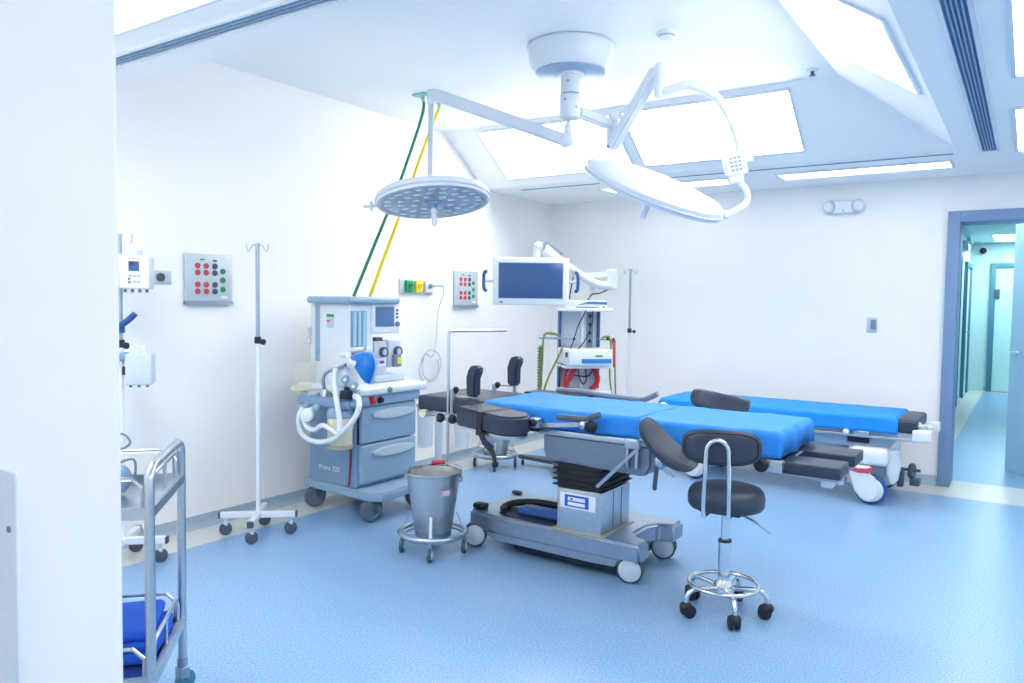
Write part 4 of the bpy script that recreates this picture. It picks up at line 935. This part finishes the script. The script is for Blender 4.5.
# blue covers on the table
def drape(name, label, xa, xb, ya, yb, zt, zb, m, endL, endR, taperL=0., seed=0, wr=1., grp=None):
    r = .022; vs = []; N = 0; sections = []
    prof = []
    for k in range(5): prof.append((0, 0, zb + (zt - r - zb) * k / 4))
    for k in range(1, 5): a = PI / 2 * k / 4; prof.append((0, r * (1 - math.cos(a)), zt - r + r * math.sin(a)))
    K = 22
    top = [(k / K) for k in range(1, K)]
    def sec(x, dz, inset, flat=False):
        P = []
        tl = max(0, 1 - (x - xa) / .35) * taperL if taperL else 0
        y0_, y1_ = ya + inset + tl, yb - inset
        L = [(y0_ + o, z) for _, o, z in prof]; Rr = [(y1_ - o, z) for _, o, z in reversed(prof)]
        T = [(y0_ + r + (y1_ - y0_ - 2 * r) * s, zt) for s in top]
        for (y, z) in L + T + Rr:
            z2 = zb if flat else max(zb, z - dz * (z > zb + .03))
            q = V((x * 6 + seed, y * 6, z * 6))
            onside = z < zt - .012
            f = (z - zb) / (zt - zb)
            wy = noise.noise(V((x * 9 + seed, 3, z * 5))) * .010 * (1 - f) * wr if onside else 0
            wz = noise.noise(q * .8) * .004 * wr + (noise.noise(V((x * 22 + seed, y * 3, 0))) * .0022 * wr)
            if z < zb + .01: wz = noise.noise(V((x * 5 + seed, 7 if y > (ya + yb) / 2 else 1, 0))) * .012 * wr
            P.append(V((x + (noise.noise(V((y * 12, seed, z2 * 9))) * .008 * wr if flat or dz > 0 else 0), y + wy * (-1 if y < (ya + yb) / 2 else 1), z2 + wz)))
        return P
    if endL: sections += [sec(xa, r, .008, True), sec(xa, r * 1.0, .008), sec(xa + .006, r * .5, .004), sec(xa + .02, 0, 0)]
    n = int((xb - xa) / .02)
    for k in range(1 if endL else 0, n + (0 if endR else 1)): sections.append(sec(xa + (xb - xa) * k / n, 0, 0))
    if endR: sections += [sec(xb - .02, 0, 0), sec(xb - .006, r * .5, .004), sec(xb, r, .008), sec(xb - .005, r, .012, True)]
    M_ = len(sections[0]); fs = []
    for S in sections: vs += S
    for i in range(len(sections) - 1):
        for k in range(M_ - 1): fs.append((i * M_ + k, i * M_ + k + 1, (i + 1) * M_ + k + 1, (i + 1) * M_ + k))
    o = solo(name, MB().add(vs, fs), m, label, 'cover', group=grp)
    sm = o.modifiers.new('thickness', 'SOLIDIFY'); sm.thickness = .003; sm.offset = 1
    return o
drape('table_cover', 'long blue cover over the middle of the operating table, left of the seam', -2.51, -1.55, 3.395, 3.975, .832, .722, BLUECLOTH, True, False, .02, 1.3, 1.1, 'blue covers on the operating table')
drape('table_cover', 'blue cover over the right end of the operating table beyond the seam', -1.552, -.868, 3.393, 3.977, .830, .716, BLUECLOTH, False, True, 0, 8.1, 1.5, 'blue covers on the operating table')

# ------------------------------------------------------------------ second table along the back wall
t = thing('patient_trolley', 'low wheeled patient table with white castors along the back wall', 'patient trolley', (-1.55, 6.14, 0))
part('mattress', MB().box((-2.46, 5.85, .52), (-.60, 6.43, .612), .022, 4), VINYL, t)
part('deck', MB().box((-2.42, 5.88, .485), (-.62, 6.40, .522), .006), PALEGREY, t)
for y in (5.845, 6.435): part('side_rail', MB().box((-2.2, y - .008, .466), (-.60, y + .008, .486), .003).box((-1.0, y - .012, .48), (-.9, y + .012, .51), .004), STEEL, t)
for y in (5.83, 6.35): part('end_bracket', MB().box((-.63, y, .47), (-.51, y + .1, .55), .012), WHITE, t)
part('end_knob', MB().cyl((-.62, 5.9, .565), (-.55, 5.92, .575), .012).sph((-.53, 5.92, .565), .024, .02, .02).sph((-.60, 5.93, .575), .022), PALEGREY, t)
part('chassis', MB().box((-2.30, 5.90, .385), (-.78, 6.38, .470), .01), GREYBLUE2, t)
part('control_panel', MB().box((-1.05, 5.885, .418), (-.905, 5.902, .462), .004), BLACK, t)
part('rail_catch', MB().sph((-1.05, 5.835, .495), .022), WHITE, t)
part('lift_column', MB().box((-1.85, 6.02, .22), (-1.55, 6.26, .39), .01).box((-1.35, 6.02, .22), (-1.10, 6.26, .39), .01), PALEGREY, t)
part('base_beam', MB().box((-2.32, 5.98, .16), (-.80, 6.30, .24), .02), PALEGREY, t)
part('cross_cover', MB().box((-1.02, 5.80, .275), (-.77, 6.48, .40), .035, 4), WHITE, t)
part('cross_cover', MB().box((-2.33, 5.80, .275), (-2.05, 6.48, .40), .035, 4), WHITE, t)
part('brake_bar', MB().cyl((-1.60, 5.86, .13), (-1.02, 5.86, .13), .012).box((-1.12, 5.83, .115), (-1.04, 5.89, .165), .006), STEELD, t)
for x, sg in ((-.885, 1), (-2.17, -1)):
    for y in (5.84, 6.42):
        f = part('castor_fairing', MB().prism([(x - .13, .275), (x - .125, .20), (x - .09, .09), (x - .04, .03), (x + .02, .02), (x + .06, .06), (x + .075, .12), (x + .05, .19), (x + .0, .225), (x + .02, .275)], 'y', y - .06, y - .025, .012, 3), WHITE, t)
        part('tyre', MB().disc((x + .01, y + .005, .104), (0, -1, 0), [(.055, -.028), (.097, -.026), (.104, -.018), (.104, .018), (.097, .026), (.055, .028)], 36), NAVY, f)
        part('wheel_disc', MB().disc((x + .01, y - .018, .104), (0, -1, 0), [(.086, 0), (.082, .01), (.07, .012), (.0001, .012)], 36), WHITE, f)
        part('red_band', MB().prism([(x - .145, .275), (x - .138, .240), (x - .07, .222), (x - .005, .226), (x + .03, .246), (x + .028, .275), (x - .01, .258), (x - .07, .252)], 'y', y - .068, y - .05, .003), mat('pink_red_band', (216, 66, 100), .4) if 'pink_red_band' not in bpy.data.materials else bpy.data.materials['pink_red_band'], f)
part('fork_cover', MB().prism([(-.80, .37), (-.72, .39), (-.70, .30), (-.72, .16), (-.76, .13), (-.79, .22)], 'y', 5.90, 5.98, .01), WHITE, t)
fp = part('foot_pedal', MB().cyl((-.74, 6.15, .215), (-.60, 6.15, .215), .012).disc((-.66, 6.15, .21), (1, -.2, 0), [(.05, -.01), (.056, 0), (.056, .012), (.05, .02)], 20), DARKGREY, t)
part('pedal_plate', MB().box((-.74, 6.06, .10), (-.70, 6.14, .22), .006).box((-.665, 6.10, .11), (-.60, 6.19, .16), .006), DARKGREY, fp)
drape('trolley_cover', 'bright blue cover over the low table along the back wall', -2.49, -.722, 5.838, 6.445, .622, .508, BLUECLOTH2, True, True, 0, 20.3, .7)

# ------------------------------------------------------------------ equipment tower and monitor
TX, TY, TA = -3.04, 5.53, math.radians(47)
t = thing('equipment_tower', 'blue-framed equipment tower with shelves and hoses behind the operating table', 'equipment tower', (TX, TY, 0), TA, local=True)
SCX[t.name] = .79
for s in (-1, 1): part('upright', MB().box((s * .215 - .011, .07, .05), (s * .215 + .011, .12, 1.33), .004), NAVY, t)
part('back_panel', MB().box((-.20, .112, .30), (.20, .128, 1.35), .002), PALEGREY, t)
cd = part('cable_duct', MB().box((.02, .095, .30), (.055, .115, 1.35), .003).box((.075, .10, .95), (.165, .115, 1.33), .003), WHITE, t)
part('socket_strip', MB().box((.082, .093, .96), (.158, .101, 1.32), .003), MIDGREY, cd)
for k in range(5): part('socket', MB().disc((.12, .094, 1.0 + .07 * k), (0, -1, 0), [(.018, 0), (.018, .006), (.012, .008)], 14), INK, cd)
for z, nm in ((1.32, .27), (.862, .24), (.655, .24), (.30, .24)):
    part('shelf', MB().box((-.235, -.17, z), (.25, .13, z + .022), .006).box((-.235, -.175, z + .005), (.25, -.168, z + .03), .003), WHITE, t)
part('base', MB().prism([(-.30, -.26), (.30, -.26), (.34, -.2), (.25, .22), (-.25, .22), (-.34, -.2)], 'z', .05, .085, .01), DARKGREY, t)
bl = MB().prism([(-.30, .0), (-.58, .30), (-.55, .34), (-.20, .15)], 'z', .055, .085, .006)
part('base_leg', bl, DARKGREY, t)
for x, y in ((-.29, -.2), (.29, -.2), (.22, .18), (-.53, .29)):
    w = part('castor', MB().cyl((x, y, .06), (x, y, .045), .015), STEELD, t)
    part('wheel', MB().disc((x - .01, y, .025), (1, 0, 0), [(.02, 0), (.025, .003), (.025, .017), (.02, .02)]), BLACK, w)
rr = MB()
rr.cyl((-.48, -.02, 1.105), (-.10, -.02, 1.095), .010)
part('side_rail', rr.cyl((.21, .05, 1.09), (.37, .04, 1.09), .010), STEELD, t)
part('rail_knob', MB().sph((.36, .04, 1.08), .022).sph((.30, .03, 1.10), .022).sph((-.10, -.03, 1.095), .014), BLACK, t)
def coil(cx, cy, z0, z1, R, r, turns):
    n = turns * 12
    return MB().tube([(cx + R * math.cos(2 * PI * k / 12), cy + R * math.sin(2 * PI * k / 12), z0 + (z1 - z0) * k / n) for k in range(n + 1)], r, 6)
part('coiled_hose', coil(-.46, -.02, .58, 1.03, .020, .0085, 18), LIME, t)
part('hose_core', MB().cyl((-.46, -.02, .58), (-.46, -.02, 1.04), .013), GREENS, t)
for pts_, r_ in (([(-.45, -.02, .66), (-.44, -.03, .9), (-.43, -.03, 1.10), (-.38, -.03, 1.14), (-.27, -.03, 1.125), (-.23, .0, 1.09)], .011), ([(-.46, -.03, .56), (-.38, -.05, .78), (-.28, -.06, .95), (-.23, -.03, 1.02), (-.22, .02, 1.0)], .011), ([(.22, .02, 1.10), (.29, .0, 1.11), (.31, -.02, 1.02), (.30, -.02, .80), (.33, -.02, .62)], .009), ([(.37, -.02, .62), (.355, -.02, .9), (.36, 0, 1.08)], .009)):
    part('green_yellow_hose', MB().tube(pts_, r_, 8, 6), LIME, t)
for pts_, r_ in (([(.33, .0, 1.09), (.34, -.02, 1.0), (.345, -.02, .86)], .010), ([(-.10, .06, .855), (-.16, .03, .82), (-.19, .0, .75), (-.195, .0, .68), (-.19, .02, .60)], .018), ([(-.06, .05, .855), (-.11, .0, .82), (-.15, -.02, .76), (-.17, -.02, .69), (-.18, -.02, .685)], .016), ([(-.02, .06, .855), (-.08, .02, .82), (-.12, .0, .75)], .012), ([(.13, .06, .855), (.16, .02, .80), (.165, .0, .74), (.13, -.01, .70), (.09, -.02, .69)], .018), ([(.17, .06, .855), (.185, .0, .78), (.16, -.03, .71), (.12, -.03, .692)], .016)):
    part('red_hose', MB().tube(pts_, r_, 8, 6), RED, t)
for pts_, r_ in (([(-.02, .06, .855), (-.01, .02, .76), (.02, 0, .72), (.06, .02, .76), (.06, .06, .855)], .006), ([(-.12, .02, .80), (.0, 0, .785), (.08, .0, .79), (.12, .03, .82)], .006), ([(-.02, -.16, 1.35), (-.06, -.18, 1.30), (-.12, -.17, 1.2), (-.18, -.17, 1.05), (-.22, -.10, .95), (-.235, 0, .85)], .0055), ([(.03, -.16, 1.35), (.03, -.18, 1.25), (-.04, -.18, 1.1), (-.14, -.17, 1.0), (-.20, -.12, .96)], .0055)):
    part('black_cable', MB().tube(pts_, r_, 8, 6), BLACK, t)
ARMW = mat('arm_white', (206, 214, 218), .4)
# boom arm that carries the monitor (built in the same local frame)
Tm = (Matrix.Translation((TX, TY, 0)) @ Matrix.Rotation(TA, 4, 'Z')).inverted()
def L(p): return Tm @ V(p)
part('arm_post', MB().cyl(L((-2.96, 5.53, 1.36)), L((-2.96, 5.53, 1.56)), .028, .02).cyl(L((-2.96, 5.53, 1.365)), L((-2.96, 5.53, 1.385)), .05), ARMW, t, raw=True)
part('link_arm', MB().bar(L((-3.07, 5.47, 1.605)), L((-2.82, 5.62, 1.62)), .06, .05, .012).cyl(L((-2.825, 5.615, 1.50)), L((-2.825, 5.615, 1.665)), .045, bev=.012), ARMW, t, raw=True)
part('spring_arm', MB().tube([L((-2.83, 5.60, 1.53)), L((-2.90, 5.52, 1.54)), L((-3.0, 5.44, 1.60)), L((-3.24, 5.23, 1.81))], .034, 12, 3).bar(L((-3.06, 5.39, 1.655)), L((-3.235, 5.235, 1.85)), .05, .05, .01), ARMW, t, raw=True)
part('arm_cap', MB().bar(L((-3.13, 5.32, 1.755)), L((-3.245, 5.222, 1.862)), .034, .06, .008), MIDGREY, t, raw=True)
part('mount_head', MB().cyl(L((-3.285, 5.20, 1.86)), L((-3.285, 5.20, 1.50)), .03, bev=.006).bar(L((-3.285, 5.20, 1.56)), L((-3.268, 5.09, 1.56)), .08, .08, .01).sph(L((-3.27, 5.20, 1.84)), .035), ARMW, t, raw=True)
part('arm_cable', MB().tube([L((-2.84, 5.58, 1.50)), L((-2.88, 5.52, 1.47)), L((-2.93, 5.48, 1.46)), L((-2.96, 5.46, 1.41))], .0055, 8, 6).tube([L((-3.05, 5.38, 1.60)), L((-3.06, 5.36, 1.50)), L((-3.06, 5.34, 1.42))], .0055, 8, 5), BLACK, t, raw=True)
# devices on the shelves
t = thing('shelf_device', 'white box with a blue stripe on top of the equipment tower', 'medical device', (TX, TY, 0), TA, 'white devices on the equipment tower', local=True)
SCX[t.name] = .79
part('case', MB().box((-.16, -.15, 1.343), (.20, .10, 1.41), .008), WHITE, t)
part('blue_stripe', MB().prism([(-.13, 1.372), (-.02, 1.380), (.195, 1.378), (.195, 1.402), (.0, 1.402)], 'y', -.1535, -.149), STRIPE, t)
part('key', MB().box((-.14, -.153, 1.351), (.10, -.149, 1.359), .001).disc((.16, -.15, 1.357), (0, -1, 0), [(.008, 0), (.008, .006)], 10), DARKGREY, t)
t = thing('shelf_device', 'larger white box with a blue stripe halfway down the equipment tower', 'medical device', (TX, TY, 0), TA, 'white devices on the equipment tower', local=True)
SCX[t.name] = .79
part('case', MB().box((-.235, -.235, .892), (.22, .085, 1.02), .01), WHITE, t)
part('blue_stripe', MB().box((-.10, -.2385, .91), (.215, -.234, .945), .001), STRIPE, t)
part('name_mark', MB().box((.045, -.2385, .962), (.12, -.234, .976), .001), GREEN, t)
part('side_port', MB().box((-.245, -.20, .955), (-.233, -.16, .995), .003), INK, t)
for x in (-.2, .18):
    for y in (-.15, .05): part('foot', MB().cyl((x, y, .884), (x, y, .894), .012), BLACK, t)
# monitor
mx, my, mz = -3.253, 5.063, 1.552
t = thing('medical_monitor', 'flat medical monitor with a blank blue screen on the swing arm', 'monitor', (mx, my, 0), yaw, local=True)
part('housing', MB().box((-.298, -.022, mz - .185), (.298, .032, mz + .185), .010), WHITE, t)
part('screen', MB().box((-.252, -.0245, mz - .132), (.250, -.020, mz + .143), .002), SCREEN, t)
bz = MB()
for a, b in (((-.258, -.026, mz - .138), (.256, -.021, mz - .132)), ((-.258, -.026, mz + .143), (.256, -.021, mz + .149)), ((-.258, -.026, mz - .132), (-.252, -.021, mz + .143)), ((.25, -.026, mz - .132), (.256, -.021, mz + .143))): bz.box(a, b)
part('bezel', bz, PALEGREY, t)
part('maker_mark', MB().box((-.245, -.0235, mz - .168), (-.215, -.021, mz - .158)), STRIPE, t)
part('rear_plate', MB().box((-.10, .03, mz - .08), (.10, .046, mz + .08), .006), PALEGREY, t)
for s in (-1, 1):
    h_ = part('handle', MB().tube([(s * .345, -.01, mz + .075), (s * .365, -.015, mz + .065), (s * .37, -.018, mz), (s * .365, -.015, mz - .065), (s * .345, -.01, mz - .075)], .013, 10, 5), NAVY, t)
    part('handle_stub', MB().cyl((s * .29, 0, mz), (s * .37, -.01, mz), .011), PALEGREY, h_)

# ------------------------------------------------------------------ world and exposure
w = bpy.data.worlds.new('world'); SC.world = w; w.use_nodes = True
w.node_tree.nodes['Background'].inputs['Color'].default_value = (.72, .85, 1, 1)
w.node_tree.nodes['Background'].inputs['Strength'].default_value = .6
SC.view_settings.view_transform = 'Standard'; SC.view_settings.look = 'None'
SC.view_settings.gamma = 1; SC.view_settings.use_curve_mapping = False
SC.view_settings.exposure = 1.07
SC.cycles.max_bounces = 10; SC.cycles.diffuse_bounces = 6; SC.cycles.transparent_max_bounces = 12
SC.cycles.use_denoising = True
